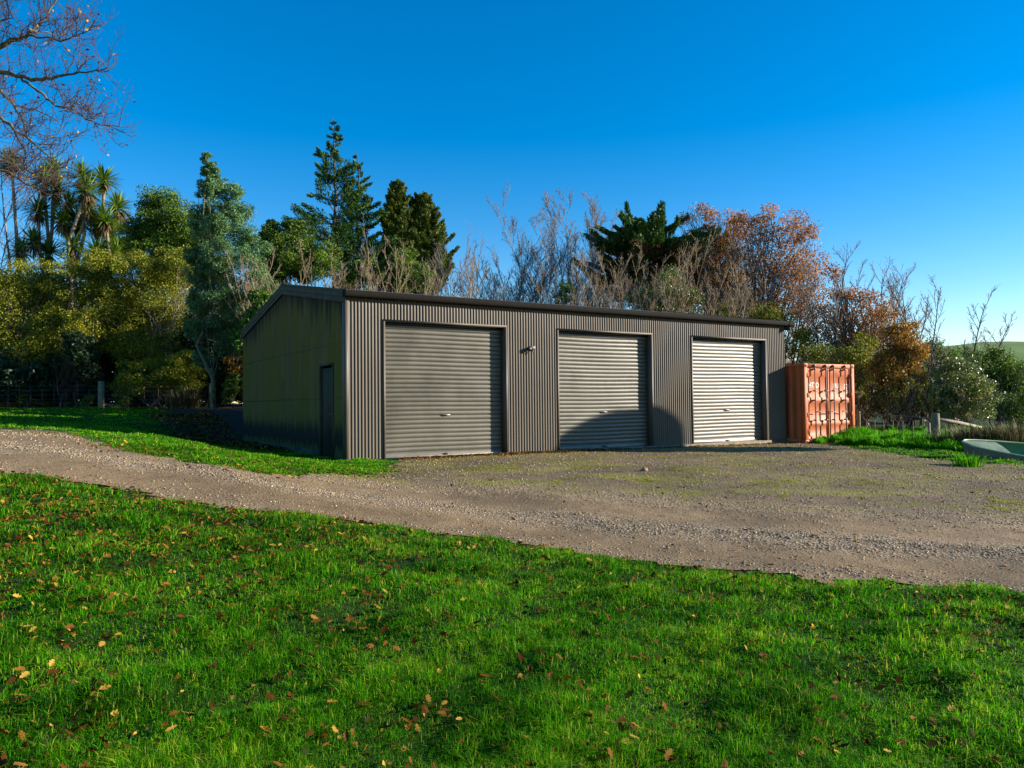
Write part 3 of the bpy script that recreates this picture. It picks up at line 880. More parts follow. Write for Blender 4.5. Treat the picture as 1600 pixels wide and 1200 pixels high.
FE = [at(-60, 33), at(158, 32.5), at(330, 34.5)]
fen = empty('wire_fence', FE[1])
tag(fen, 'post and wire fence with thin battens along dark hedge left of shed', 'fence')
org = FE[1]
mb = MB(); post_pts(mb, 1.18, 0.125); mb.build('post', M['post'], fen, True)
for q in (FE[0], FE[2]):
    mb = MB(); post_pts(mb, 1.15, 0.1); po = mb.build('post', M['post'], fen, True); po.location = (q - org)
mbw = MB()
for s0, s1, nb in ((FE[0], FE[1], 12), (FE[1], FE[2], 8)):
    for i in range(1, nb):
        t = i / nb
        q = s0 * (1 - t) + s1 * t; q[2] = tz(q[0], q[1])
        b_ = MB().box((-0.011, -0.012, -0.05), (0.011, 0.012, 0.92 + 0.05 * math.sin(i * 3.3)))
        bo_ = b_.build('batten', M['bark'], fen); bo_.location = q - org; bo_.rotation_euler = (0, 0.03 * math.sin(i * 5.1), 0)
    for hh in (0.25, 0.42, 0.6, 0.8, 1.0):
        pts = []
        for t in np.linspace(0, 1, 12):
            q = s0 * (1 - t) + s1 * t; q[2] = tz(q[0], q[1]) + hh; pts.append(q - org)
        mbw.tube(pts, 0.004, 4, False)
mbw.build('wire', M['wire'], fen)

RP = [at(1341, 26.5), at(1461, 21.5)]
fr_ = empty('wire_fence', RP[1])
tag(fr_, 'wire fence with round timber posts running from container to dinghy', 'fence')
mb = MB(); post_pts(mb, 0.93, 0.115, 0.0, 16); mb.build('strainer_post', M['post'], fr_, True)
mb = MB(); post_pts(mb, 0.92, 0.06, 0.01); po = mb.build('post', M['post'], fr_, True); po.location = RP[0] - RP[1]
q = at(1451, 23.5)
MB().box((-0.035, -0.02, -0.1), (0.035, 0.02, 0.6)).build('stake', M['greybark'], fr_).location = q - RP[1]
ex = at(1532, 23.5)
mb = MB(); e0 = np.array([0.0, 0.08, 0.78]); e1 = ex - RP[1] + np.array([0, 0, 0.42]); mb.tube([e0, e0 * .5 + e1 * .5 + np.array([0, 0, .02]), e1], [0.055, 0.05, 0.04], 8)
mb.build('fallen_rail', M['palebark'], fr_, True)
mbw = MB()
for i in range(1, 8):
    t = i / 8; q = RP[0] * (1 - t) + RP[1] * t; q[2] = tz(q[0], q[1])
    MB().box((-0.009, -0.008, -0.05), (0.009, 0.008, 0.66)).build('batten', M['greybark'], fr_).location = q - RP[1]
for hh in (0.25, 0.4, 0.58, 0.85):
    mbw.tube([RP[0] - RP[1] + np.array([0, 0, hh]), (RP[0] - RP[1]) * .5 + np.array([0, 0, hh - 0.02]), np.array([0, 0, hh * 0.93])], 0.005 if hh < .8 else 0.009, 4, False)
mbw.build('wire', M['wire'], fr_)

# ------------------------------------------------------------------ leaf and branch builders
def unit(n, r):
    v = r.normal(size=(n, 3)); return v / np.linalg.norm(v, axis=1)[:, None]


def leaves_from(pts, size, r, aspect=0.55, dirs=None, spread=1.0, name='crown', mat=None, parent=None, outward=None):
    n_ = len(pts)
    a = unit(n_, r)
    if dirs is not None:
        a = dirs + a * spread; a /= np.linalg.norm(a, axis=1)[:, None]
    b = np.cross(a, unit(n_, r)); b /= np.linalg.norm(b, axis=1)[:, None] + 1e-9
    s = size * r.uniform(0.6, 1.3, n_)[:, None]
    V = np.stack([pts - a * s * .5, pts + b * s * aspect * .5, pts + a * s * .5, pts - b * s * aspect * .5], 1)
    q = np.arange(n_ * 4).reshape(-1, 4)
    rnd = np.repeat(np.clip(r.uniform(0, 1, n_) * 0.75 + 0.25 * outward if outward is not None else r.uniform(0, 1, n_), 0, 1), 4)
    return mesh_np(name, V.reshape(-1, 3), q, None, mat, parent, {'rnd': rnd})


def blob_points(blobs, n, r, clump=0.32, nclump=26, gap=0.0):
    """points in leafy clumps over the outside of several ellipsoids: (cx,cy,cz,rx,ry,rz)"""
    vol = np.array([b[3] * b[5] + b[3] * b[4] for b in blobs]) ** 0.65; cnt = (vol / vol.sum() * n).astype(int)
    out, tone = [], []
    for b, c_ in zip(blobs, cnt):
        ctr, rad = np.array(b[:3]), np.array(b[3:6])
        k = max(6, int(nclump * (0.6 + 0.8 * r.random())))
        d = unit(k, r); d[:, 2] = d[:, 2] * 0.9 + 0.1
        cp = ctr + d * rad * r.uniform(0.45, 0.95, (k, 1))
        cr = clump * (0.5 * rad.min() + 0.5 * math.sqrt(rad[0] * rad[2])) * r.uniform(0.55, 1.5, k)
        tn = r.uniform(0, 1, k)
        w = cr ** 2; pick = r.choice(k, c_, p=w / w.sum())
        dd = unit(c_, r)
        pp = cp[pick] + dd * cr[pick][:, None] * (r.uniform(0.15, 1.0, (c_, 1)) ** 0.5) * np.array([1.15, 1.15, 0.85])
        out.append(pp); tone.append(tn[pick])
    return np.vstack(out), np.concatenate(tone)


def norm(v): return v / (np.linalg.norm(v) + 1e-9)


def branch(T, p, d, L, r0, r1, k, r, curl=0.12, lift=0.0):
    pts = [p]; d = norm(np.array(d, float))
    for i in range(k):
        d = norm(d + r.normal(size=3) * curl + np.array([0, 0, lift]))
        pts.append(pts[-1] + d * L / k)
    rad = np.linspace(r0, r1, k + 1)
    T.add(np.array(pts), rad)
    return pts, rad, d


def bare_tree(H, r, stems=1, spread=0.35, limbs=12, subs=7, twigs=6, r0=0.11, lift=0.06, limb_len=0.45, upright=0.5, bottom=0.25, thin=0.006, curl=0.09, taper=0.72):
    Tt, Tw = Tubes(), Tubes()
    tips = []
    for s in range(stems):
        ang = r.uniform(0, 6.28); off = np.array([math.cos(ang), math.sin(ang), 0]) * (0.12 * spread * H if stems > 1 else 0) * r.uniform(0.2, 1)
        h = H * r.uniform(0.75, 1.0) if stems > 1 else H
        d = norm(np.array([math.cos(ang) * spread * .5, math.sin(ang) * spread * .5, 1]) if stems > 1 else np.array([r.normal() * .04, r.normal() * .04, 1]))
        pts, rad, _ = branch(Tt, off + np.array([0, 0, -0.2]), d, h, r0 * (0.6 if stems > 1 else 1), 0.012, 9, r, 0.05, 0.03)
        pts = np.array(pts)
        for i in range(limbs):
            t = bottom + (1 - bottom) * (i + r.random()) / limbs
            x = t * 9; j = min(int(x), 8); p = pts[j] * (1 - x + j) + pts[j + 1] * (x - j)
            a = r.uniform(0, 6.28)
            dv = np.array([math.cos(a), math.sin(a), upright + 0.5 * t])
            L = h * limb_len * (1 - taper * t) * r.uniform(0.6, 1.2)
            rr = max(0.35 * rad[j], 0.012)
            lp, lr, ld = branch(Tt, p, dv, L, rr, thin * 1.3, 6, r, curl, lift)
            lp = np.array(lp)
            for s2 in range(subs):
                tt = 0.2 + 0.8 * (s2 + r.random()) / subs
                xx = tt * 6; jj = min(int(xx), 5); p2 = lp[jj] * (1 - xx + jj) + lp[jj + 1] * (xx - jj)
                dv2 = norm(norm(lp[jj + 1] - lp[jj]) + unit(1, r)[0] * 0.8 + np.array([0, 0, 0.25]))
                L2 = L * 0.42 * (1.1 - 0.6 * tt) * r.uniform(0.6, 1.3)
                sp, sr, sd = branch(Tw, p2, dv2, L2, max(0.008, thin * 1.4), thin, 4, r, curl, lift)
                sp = np.array(sp)
                for s3 in range(twigs):
                    i3 = r.integers(1, 5); p3 = sp[i3]
                    dv3 = norm(norm(sp[i3] - sp[i3 - 1]) + unit(1, r)[0] * 0.9 + np.array([0, 0, 0.2]))
                    tp, _, _ = branch(Tw, p3, dv3, L2 * 0.5 * r.uniform(0.5, 1.2), thin, thin * 0.5, 3, r, curl, lift)
                    tips.append(np.array(tp))
    return Tt, Tw, (np.vstack(tips) if tips else None)


def make_bare(name, label, cat, px, depth, top, seed, bark, group=None, twigmat=None, leaf=None, nleaf=0, leafsize=0.1, **kw):
    r = np.random.default_rng(seed)
    p = at(px, depth); H = P(px, top, depth)[2] - p[2]
    root = empty(name, p); tag(root, label, cat, group)
    Tt, Tw, tips = bare_tree(H * 0.93, r, **kw)
    Tt.build('trunk', bark, root, 5)
    if Tw.g: Tw.build('twigs', twigmat or bark, root, 3)
    if leaf and nleaf:
        sel = r.integers(0, len(tips), nleaf)
        pts = tips[sel] + r.normal(size=(nleaf, 3)) * leafsize * 0.9
        keep = r.random(nleaf) < 0.35 + 0.65 * (wob(pts[:, 0] * 1 + seed, pts[:, 2], 2.2) > -0.25)
        pts = pts[keep]
        leaves_from(pts, leafsize, r, 0.6, name='foliage', mat=leaf, parent=root)
    return root


def make_leafy(name, label, cat, px, depth, blobs_px, seed, leafmat, bark, n, size, group=None, clump=0.32, nclump=26, trunk_r=0.14, aspect=0.55, flat=0.85, stems=1, nl=5):
    """blobs_px: (px, py, half width px, half height px[, depth offset]) seen at that depth"""
    r = np.random.default_rng(seed)
    p = at(px, depth)
    root = empty(name, p); tag(root, label, cat, group)
    k = depth / F
    blobs = []
    for b in blobs_px:
        dz = b[4] if len(b) > 4 else 0.0
        c_ = P(b[0], b[1], depth + dz) - p
        kk = (depth + dz) / F
        blobs.append((*c_, b[2] * kk, b[2] * kk * flat, b[3] * kk))
    T = Tubes()
    for s in range(stems):
        top = max(blobs, key=lambda q: q[2])
        off = r.normal(size=3) * np.array([0.3, 0.3, 0]) * (stems > 1)
        tgt = np.array(top[:3]) * np.array([1, 1, 0.93]) if s == 0 else np.array(blobs[r.integers(len(blobs))][:3])
        base = off + np.array([0, 0, -0.25])
        tr = [base * (1 - t) + tgt * t + r.normal(size=3) * 0.05 * np.linalg.norm(tgt) * (0 < t < 1) * np.array([1, 1, 0.2]) for t in np.linspace(0, 1, 8)]
        T.add(np.array(tr), trunk_r * np.linspace(1, 0.02, 8) ** 1.2 + 0.006)
        tr = np.array(tr)
        for b in blobs:
            for q in range(nl):
                j = r.integers(2, 7)
                e = np.array(b[:3]) + unit(1, r)[0] * np.array(b[3:6]) * 0.8
                mid = tr[j] * .5 + e * .5 + r.normal(size=3) * 0.1
                while j > 1 and tr[j][2] > e[2] - 0.35 * np.hypot(*(e - tr[j])[:2]): j -= 1
                T.add(np.array([tr[j], tr[j] * .7 + mid * .3, mid, mid * .5 + e * .5, e]), np.linspace(trunk_r * 0.22, 0.008, 5))
    T.build('trunk', bark, root, 6)
    pts, tone = blob_points(blobs, n, r, clump, nclump)
    low = pts[:, 2] > 0.02
    leaves_from(pts[low], size, r, aspect, name='crown', mat=leafmat, parent=root, outward=tone[low])
    return root


def far_wood():
    r = np.random.default_rng(600)
    blobs = []
    for x in np.arange(-90, 62, 3.2):
        y = 78 + 6 * math.sin(x * .3) + r.uniform(-4, 4); h = r.uniform(3.2, 5.0)
        blobs.append((x, y, tz(x, y) + h * .5, 3.4, 3, h * .62))
    pts, tone = blob_points(blobs, 90000, r, 0.4, 18)
    o = leaves_from(pts, 0.32, r, 0.6, name='far_wood', mat=M['darkgreen'], outward=tone)
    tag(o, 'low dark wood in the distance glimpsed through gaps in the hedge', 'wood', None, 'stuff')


far_wood()
# ------------------------------------------------------------------ left side trees and hedge
g_hedge = 'autumn shrubs of the hedge left of the shed'
make_leafy('hedge_shrub', 'large olive and yellow shrub at far left of the hedge', 'shrub', 20, 36, [(0, 480, 70, 75), (40, 440, 45, 40), (-40, 540, 60, 90), (30, 560, 60, 60), (20, 620, 70, 30)], 11, M['olive'], M['greybark'], 66690, 0.078, g_hedge, stems=3, trunk_r=0.07, clump=0.23, nclump=80)
make_leafy('hedge_shrub', 'tall brown tinged hedge shrub beneath the cabbage trees', 'shrub', 120, 36.5, [(110, 450, 60, 55), (140, 500, 65, 70), (95, 540, 50, 70), (150, 420, 45, 30)], 12, M['olive'], M['greybark'], 66690, 0.078, g_hedge, stems=3, trunk_r=0.07, clump=0.23, nclump=80)
make_leafy('hedge_shrub', 'yellowing hedge shrub below the round green tree', 'shrub', 225, 37, [(215, 430, 65, 40), (250, 470, 60, 60), (190, 480, 55, 55), (280, 420, 45, 35), (235, 540, 60, 60)], 13, M['olive'], M['greybark'], 71820, 0.078, g_hedge, stems=3, trunk_r=0.07, clump=0.23, nclump=80)
make_leafy('hedge_shrub', 'low yellow green bush behind the fence right of the post', 'shrub', 245, 35.5, [(235, 590, 50, 35), (290, 585, 35, 40), (205, 605, 30, 25)], 14, M['olive'], M['greybark'], 38475, 0.078, g_hedge, stems=2, trunk_r=0.04, clump=0.23, nclump=80)
make_leafy('hedge_shrub', 'golden bush between the tall grey green tree and the shed', 'shrub', 372, 37, [(375, 560, 30, 50), (365, 500, 35, 45), (395, 600, 35, 40)], 15, M['amber'], M['greybark'], 12000, 0.11, g_hedge, stems=2, trunk_r=0.05, nclump=30)
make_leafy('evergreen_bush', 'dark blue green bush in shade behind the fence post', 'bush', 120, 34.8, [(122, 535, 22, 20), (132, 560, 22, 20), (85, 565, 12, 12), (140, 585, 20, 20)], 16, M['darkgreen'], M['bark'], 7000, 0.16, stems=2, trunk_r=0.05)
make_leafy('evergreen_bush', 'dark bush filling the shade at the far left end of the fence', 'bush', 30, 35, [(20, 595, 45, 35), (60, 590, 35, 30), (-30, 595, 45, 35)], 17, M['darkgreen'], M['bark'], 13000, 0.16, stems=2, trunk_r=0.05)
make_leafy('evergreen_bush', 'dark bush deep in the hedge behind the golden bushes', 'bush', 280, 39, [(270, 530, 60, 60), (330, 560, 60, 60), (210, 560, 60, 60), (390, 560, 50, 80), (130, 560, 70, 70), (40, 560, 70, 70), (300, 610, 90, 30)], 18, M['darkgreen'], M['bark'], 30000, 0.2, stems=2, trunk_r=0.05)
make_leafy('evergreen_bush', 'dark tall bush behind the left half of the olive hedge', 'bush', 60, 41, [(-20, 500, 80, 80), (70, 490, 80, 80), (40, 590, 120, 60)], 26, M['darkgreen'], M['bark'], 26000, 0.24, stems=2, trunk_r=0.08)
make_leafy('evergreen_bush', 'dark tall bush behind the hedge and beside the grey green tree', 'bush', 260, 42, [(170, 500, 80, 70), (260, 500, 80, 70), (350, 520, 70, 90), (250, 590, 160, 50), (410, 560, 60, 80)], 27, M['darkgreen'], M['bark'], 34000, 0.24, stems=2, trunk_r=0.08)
make_leafy('green_sapling', 'bright green sapling at the foot of the fence right of the post', 'sapling', 193, 32.9, [(195, 625, 9, 12), (205, 617, 8, 9), (186, 632, 7, 7)], 19, M['bright'], M['bark'], 900, 0.11, trunk_r=0.015, nclump=10)
make_leafy('green_sapling', 'bright green sapling at the fence left of the post', 'sapling', 138, 32.7, [(140, 622, 8, 12), (132, 630, 7, 8)], 20, M['bright'], M['bark'], 700, 0.1, trunk_r=0.015, nclump=10)
make_leafy('green_sapling', 'bright green bush beside the slim trunk near the shed corner', 'sapling', 362, 33.5, [(362, 605, 13, 20), (355, 620, 10, 14), (368, 590, 8, 10)], 21, M['bright'], M['bark'], 2200, 0.1, trunk_r=0.02, nclump=14)
make_leafy('broadleaf_tree', 'round dense green tree between cabbage trees and grey green tree', 'tree', 262, 43, [(255, 335, 45, 42), (215, 370, 40, 35), (295, 375, 45, 45), (250, 390, 70, 45), (190, 395, 30, 25), (275, 430, 60, 40)], 22, M['mid'], M['bark'], 80000, 0.12, clump=0.3, nclump=46, trunk_r=0.22)
make_leafy('broadleaf_tree', 'yellow green tree behind bare stems left of the tall conifers', 'tree', 460, 43, [(425, 375, 25, 25), (455, 385, 40, 35), (490, 410, 40, 35), (440, 425, 50, 30), (425, 352, 9, 12), (460, 355, 18, 12), (420, 450, 30, 40)], 23, M['mid'], M['bark'], 60000, 0.115, nclump=40, trunk_r=0.2)
make_leafy('wattle_tree', 'tall feathery grey green tree with slim trunk left of the shed', 'tree', 333, 32.5,
           [(332, 290, 15, 24, -0.9), (338, 345, 24, 30, -1.1), (345, 400, 30, 30, -1.3), (318, 300, 13, 22), (322, 262, 10, 18), (305, 515, 22, 25), (318, 560, 17, 18), (376, 540, 28, 26), (360, 520, 30, 30), (314, 350, 22, 30), (310, 400, 25, 32), (306, 445, 22, 30), (322, 246, 8, 14), (330, 268, 12, 16), (340, 292, 18, 22), (362, 305, 18, 18), (335, 330, 30, 30), (375, 340, 26, 28), (350, 375, 40, 35), (395, 385, 25, 35), (370, 425, 52, 38), (330, 425, 30, 30), (400, 450, 30, 35), (345, 465, 42, 28), (312, 475, 24, 26), (380, 495, 38, 28), (335, 515, 26, 22), (350, 545, 16, 18)],
           24, M['wattle'], M['lichen'], 105000, 0.115, clump=0.34, nclump=26, trunk_r=0.1, aspect=0.28, flat=0.7, nl=1)

# cabbage trees
def cabbage(label, px, depth, heads, seed):
    r = np.random.default_rng(seed); p = at(px, depth)
    root = empty('cabbage_tree', p); tag(root, label, 'tree', 'cabbage trees above the hedge')
    T = Tubes(); hp = []
    for (hx_, hy_, dd, dead) in heads:
        hp.append((P(hx_, hy_, depth + dd) - p, dead))
    top = np.mean([q for q, _ in hp], axis=0); fork = np.array([top[0] * 0.4, top[1] * 0.4, top[2] * 0.62])
    T.add(np.array([[0, 0, -.2], fork * .33 + r.normal(size=3) * .05, fork * .66 + r.normal(size=3) * .08, fork]), np.array([0.2, 0.16, 0.14, 0.12]))
    for q, _ in hp:
        mid = fork * .5 + q * .5 + np.array([r.normal() * .2, r.normal() * .2, -0.25])
        T.add(np.array([fork, fork * .5 + mid * .5, mid, q]), np.array([0.12, 0.10, 0.085, 0.07]))
    T.build('trunk', M['palebark'], root, 7)
    for q, dead in hp:
        for kind, cnt, mt in (('leaf_head', 190, M['strap']), ('dead_skirt', 110 if dead else 50, M['deadstrap'])):
            d = unit(cnt, r)
            if kind == 'leaf_head': d[:, 2] = np.abs(d[:, 2]) * 1.25 - 0.4
            else: d[:, 2] = -np.abs(d[:, 2]) - 0.5
            d /= np.linalg.norm(d, axis=1)[:, None]
            L = (r.uniform(0.75, 1.2, cnt) if kind == 'leaf_head' else r.uniform(0.4, 0.75, cnt))[:, None]
            side = np.cross(d, np.array([0, 0, 1.0])); side /= np.linalg.norm(side, axis=1)[:, None] + 1e-6
            b0 = q + d * 0.06
            if kind == 'dead_skirt': b0 = b0 + np.array([0, 0, -0.12])
            m1 = b0 + d * L * .5; droop = (0.06 + 0.22 * r.random((cnt, 1)) ** 2) * np.array([0, 0, -1.0])
            e = b0 + d * L + droop; w = 0.034
            V = np.stack([b0 - side * w * .7, b0 + side * w * .7, m1 + side * w, m1 - side * w, e], 1).reshape(-1, 3)
            i0 = np.arange(cnt)[:, None] * 5
            mesh_np(kind, V, i0 + np.array([[0, 1, 2, 3]]), i0 + np.array([[3, 2, 4]]), mt, root, {'rnd': np.repeat(r.random(cnt), 5)})


cabbage('cabbage tree with two spiky heads behind bare oak twigs', 70, 39.5, [(68, 283, 0, 1), (84, 268, .6, 0), (52, 378, -.5, 0), (88, 300, .3, 0), (60, 330, -.2, 1), (78, 395, 0, 0)], 31)
cabbage('cabbage tree with a brown skirt of dead leaves at centre of its row', 105, 39, [(128, 275, 0, 0), (135, 300, -.6, 1), (108, 322, .4, 1), (98, 345, 0, 1), (122, 350, .3, 0), (112, 385, -.3, 0), (138, 325, 0, 1)], 32)
cabbage('cabbage tree nearest the round green tree, topped by a starburst head', 150, 39.5, [(162, 283, 0, 0), (165, 345, -.6, 0), (184, 325, .5, 1), (150, 395, -.4, 0), (172, 368, .2, 0), (152, 350, .3, 1), (180, 398, 0, 0)], 33)
cabbage('cabbage tree at the left picture edge with shaggy brown head', 30, 40, [(18, 256, 0, 1), (35, 395, 0, 0)], 34)

# bare pale tree in front of them
make_bare('bare_tree', 'bare tree with pale forked trunk at left edge behind the hedge', 'tree', 38, 40, 205, 41, M['palebark'], None, M['greybark'], None, 0, limbs=13, subs=7, twigs=5, r0=0.13, limb_len=0.5, upright=0.6, bottom=0.35, thin=0.01)
make_bare('bare_tree', 'dark trunked bare tree cut by the left picture edge', 'tree', -8, 41, 250, 42, M['bark'], None, M['greybark'], None, 0, limbs=12, subs=7, twigs=5, r0=0.15, limb_len=0.5, upright=0.6, bottom=0.35, thin=0.01)

# oak whose limbs hang in from the left
def oak():
    r = np.random.default_rng(44); dep = 17.0
    base = at(-260, dep)
    root = empty('oak_tree', base); tag(root, 'nearly bare oak reaching in from the left picture edge above the hedge', 'tree')
    T, Tw = Tubes(), Tubes()
    def pp(x, y, dd=0.0): return P(x, y, dep + dd) - base
    tr = [np.array([0, 0, -.3]), pp(-262, 500), pp(-255, 380), pp(-240, 260), pp(-235, 150), pp(-230, 20), pp(-225, -120)]
    T.add(np.array(tr), np.array([0.42, 0.36, 0.33, 0.3, 0.26, 0.2, 0.12]))
    limbs = [
        ([(-236, 170, 0), (-120, 115, -.5), (-50, 92, -.8), (0, 72, -1), (25, 62, -1), (40, 56, -1), (62, 38, -1), (80, 15, -1), (100, -20, -1)], 0.085),
        ([(40, 56, -1), (70, 60, -1.2), (100, 62, -1.4), (122, 54, -1.6), (146, 46, -1.8)], 0.022),
        ([(25, 62, -1), (60, 50, -.6), (95, 56, -.4), (112, 38, -.2)], 0.018),
        ([(-238, 200, 0), (-120, 120, .5), (-50, 100, .6), (0, 110, .5), (28, 119, .4), (60, 125, .2), (80, 121, 0), (112, 116, -.2), (140, 112, -.4), (168, 105, -.6)], 0.08),
        ([(32, 119, .4), (50, 135, .3), (70, 152, .2), (95, 167, .1), (110, 170, 0), (130, 183, -.2), (155, 196, -.3), (186, 198, -.5)], 0.032),
        ([(98, 168, .1), (118, 160, .3), (130, 162, .5), (150, 172, .6)], 0.014),
        ([(-240, 230, 0), (-140, 130, 1), (-40, 115, 1.2), (0, 141, 1.2), (22, 165, 1.1), (35, 190, 1), (45, 215, .9), (58, 250, .8)], 0.06),
        ([(-244, 260, 0), (-140, 170, -.6), (-40, 158, -.8), (0, 180, -.9), (22, 203, -.9), (48, 218, -1), (70, 240, -1), (95, 262, -1)], 0.06),
        ([(-246, 290, 0), (-120, 250, .4), (-30, 260, .4), (10, 268, .5), (45, 290, .4), (75, 300, .2), (110, 285, 0)], 0.05),
        ([(-236, 120, 0), (-120, 40, 0), (-40, 10, 0), (10, 4, 0), (22, -15, 0)], 0.06),
        ([(-120, 115, -.5), (-40, 60, -1), (0, 32, -1), (20, 28, -1)], 0.03),
        ([(-140, 170, -.6), (-40, 200, -1.2), (0, 235, -1.4), (30, 260, -1.5), (55, 300, -1.5)], 0.03),
        ([(22, 165, 1.1), (60, 172, 1), (90, 190, 1), (108, 215, 1)], 0.016),
        ([(22, 203, -.9), (40, 235, -1), (38, 262, -1), (60, 275, -1.1)], 0.016),
    ]
    tips = []
    for pts_px, r_ in limbs:
        pts = np.array([pp(*q) for q in pts_px])
        # smooth
        t = np.linspace(0, len(pts) - 1, 3 * len(pts)); ip = np.stack([np.interp(t, np.arange(len(pts)), pts[:, i]) for i in range(3)], -1)
        ip[1:-1] += r.normal(size=ip[1:-1].shape) * 0.018
        rad = np.linspace(r_, 0.008, len(ip)); T.add(ip, rad)
        for i in range(4, len(ip)):
            if len(pts_px) > 6 and i < 7: continue
            for q in range(2):
                tdir = norm(ip[i] - ip[i - 1])
                a = unit(1, r)[0]; a = a - tdir * (a @ tdir)
                dv = norm(tdir * 0.5 + norm(a) * 0.9 + np.array([0, 0, 0.15]))
                L = r.uniform(0.3, 0.8)
                sp, _, _ = branch(Tw, ip[i], dv, L, 0.009, 0.0045, 5, r, 0.2, 0.09)
                for s in range(1, 6):
                    for _ in range(2):
                        dv2 = norm(norm(sp[s] - sp[s - 1]) + unit(1, r)[0] * 0.9 + np.array([0, 0, .3]))
                        tp, _, _ = branch(Tw, sp[s], dv2, r.uniform(0.12, 0.35), 0.0045, 0.0028, 3, r, 0.2, 0.1)
                        tips.append(tp[-1])
    T.build('trunk', M['lichen'], root, 7); Tw.build('twigs', M['twig'], root, 3)
    tips = np.array(tips)
    sel = r.choice(len(tips), int(len(tips) * 0.10), replace=False)
    leaves_from(tips[sel] - np.array([0, 0, 0.02]), 0.075, r, 0.6, name='last_leaves', mat=M['litter'], parent=root)


oak()

# ------------------------------------------------------------------ conifers
def conifer(name, label, px, depth, top, base_half, seed, mat, up=0.35, whorls=26, dense=1.0, per=(4, 7), bottom_py=470, deadmat=None, taper=0.9, droop=0.0, leafL=0.19, curl=0.1, fan=0.45, spray=0.25):
    r = np.random.default_rng(seed); p = at(px, depth)
    H = P(px, top, depth)[2] - p[2]; k = depth / F
    root = empty(name, p); tag(root, label, 'tree', None)
    T = Tubes()
    tr = np.array([[r.normal() * .05, r.normal() * .05, z] for z in np.linspace(-.3, H, 12)]); T.add(tr, np.linspace(0.28, 0.015, 12))
    z0 = P(px, bottom_py, depth)[2] - p[2]
    P_, D_, Td = [], [], []
    for i in range(whorls):
        t = (i + r.random() * .8) / whorls
        z = z0 + (H * 0.985 - z0) * t
        for b in range(r.integers(*per)):
            a = r.uniform(0, 6.28)
            L = base_half * k * ((1 - t) ** taper) * r.uniform(0.45, 1.15) + 0.12
            d = np.array([math.cos(a), math.sin(a), up * r.uniform(0.3, 1.2) - droop * (1 - t)])
            pts, rad, _ = branch(T, np.array([0, 0, z]), d, L, 0.05 * (1 - t) + 0.012, 0.006, 6, r, curl, 0.07)
            pts = np.array(pts)
            nn = max(16, int(L * 210 * dense))
            s = r.uniform(0.12, 1.0, nn) ** 0.8 * 6; j = np.minimum(s.astype(int), 5); f = (s - j)[:, None]
            q = pts[j] * (1 - f) + pts[j + 1] * f
            tn = pts[j + 1] - pts[j]; tn /= np.linalg.norm(tn, axis=1)[:, None]
            wid = (0.045 + 0.07 * L * (1 - s / 6.3))[:, None]
            # side sprays: flat fans of short twigs either side of the branch
            fq = np.floor(s * 2.2) / 2.2; lat = np.cross(tn, np.array([0, 0, 1.0])); lat /= np.linalg.norm(lat, axis=1)[:, None] + 1e-6
            sg = np.where(r.random(nn) < 0.5, -1, 1)[:, None]; uo = r.random((nn, 1)) ** 0.8
            sd0 = norm(tn.mean(0)) * 0.7 + lat * sg * 0.75 + np.array([0, 0, 0.16]) + np.sin(fq * 7.3 + b)[:, None] * np.array([0, 0, 0.3])
            ln = (L * spray + 0.16) * (1.12 - fq / 6)[:, None]
            q = q + sd0 * uo * ln + np.array([0, 0, -0.22]) * uo ** 2 * ln + unit(nn, r) * (0.035 + 0.02 * L)
            P_.append(q); D_.append(sd0 + tn * 0.4); Td.append(np.full(nn, s / 6) if np.isscalar(s) else s / 6)
    T.build('trunk', M['bark'], root, 5)
    P_ = np.vstack(P_); D_ = np.vstack(D_); Td = np.concatenate(Td)
    if deadmat is None:
        leaves_from(P_, leafL, r, 0.26, D_, 0.55, 'foliage', mat, root, outward=Td)
    else:
        dead = (P_[:, 2] < z0 + (H - z0) * 0.62) & (r.random(len(P_)) < 0.7)
        leaves_from(P_[~dead], leafL, r, 0.26, D_[~dead], fan, 'foliage', mat, root, outward=Td[~dead])
        leaves_from(P_[dead], leafL, r, 0.26, D_[dead], 0.7, 'dead_foliage', deadmat, root)
    return root


conifer('macrocarpa_tree', 'tallest dark conifer with spire top and upswept branches behind the shed', 524, 46, 182, 118, 51, M['conifer'], 0.36, 30, 0.9, (2, 4), 450, None, 0.95)
conifer('macrocarpa_tree', 'second dark conifer standing just right of the tallest spire', 560, 47, 236, 80, 52, M['conifer'], 0.6, 26, 1.0, (2, 5), 450, None, 0.95)
conifer('cypress_tree', 'columnar brown green cypress, taller of two right of the conifers', 622, 48, 286, 62, 53, M['cypress'], 2.4, 44, 2.0, (9, 13), 470, None, 0.5)
conifer('cypress_tree', 'columnar brown green cypress, right one above shed roof', 662, 49, 312, 74, 54, M['cypress'], 2.2, 44, 2.0, (9, 13), 480, None, 0.45)
conifer('macrocarpa_tree', 'broad flat topped dark conifer with browned lower branches behind bare shrubs', 1018, 42, 348, 135, 55, M['conifer'], 0.28, 20, 0.9, (6, 9), 470, M['deadconifer'], 0.38, 0.1, 0.24, 0.15, 0.5, 0.13)
conifer('macrocarpa_tree', 'browned conifer showing between the dark conifer and russet trees', 1110, 44, 350, 70, 56, M['deadconifer'], 0.2, 16, 1.0, (5, 8), 480, M['deadconifer'], 0.5, 0.1, 0.24)

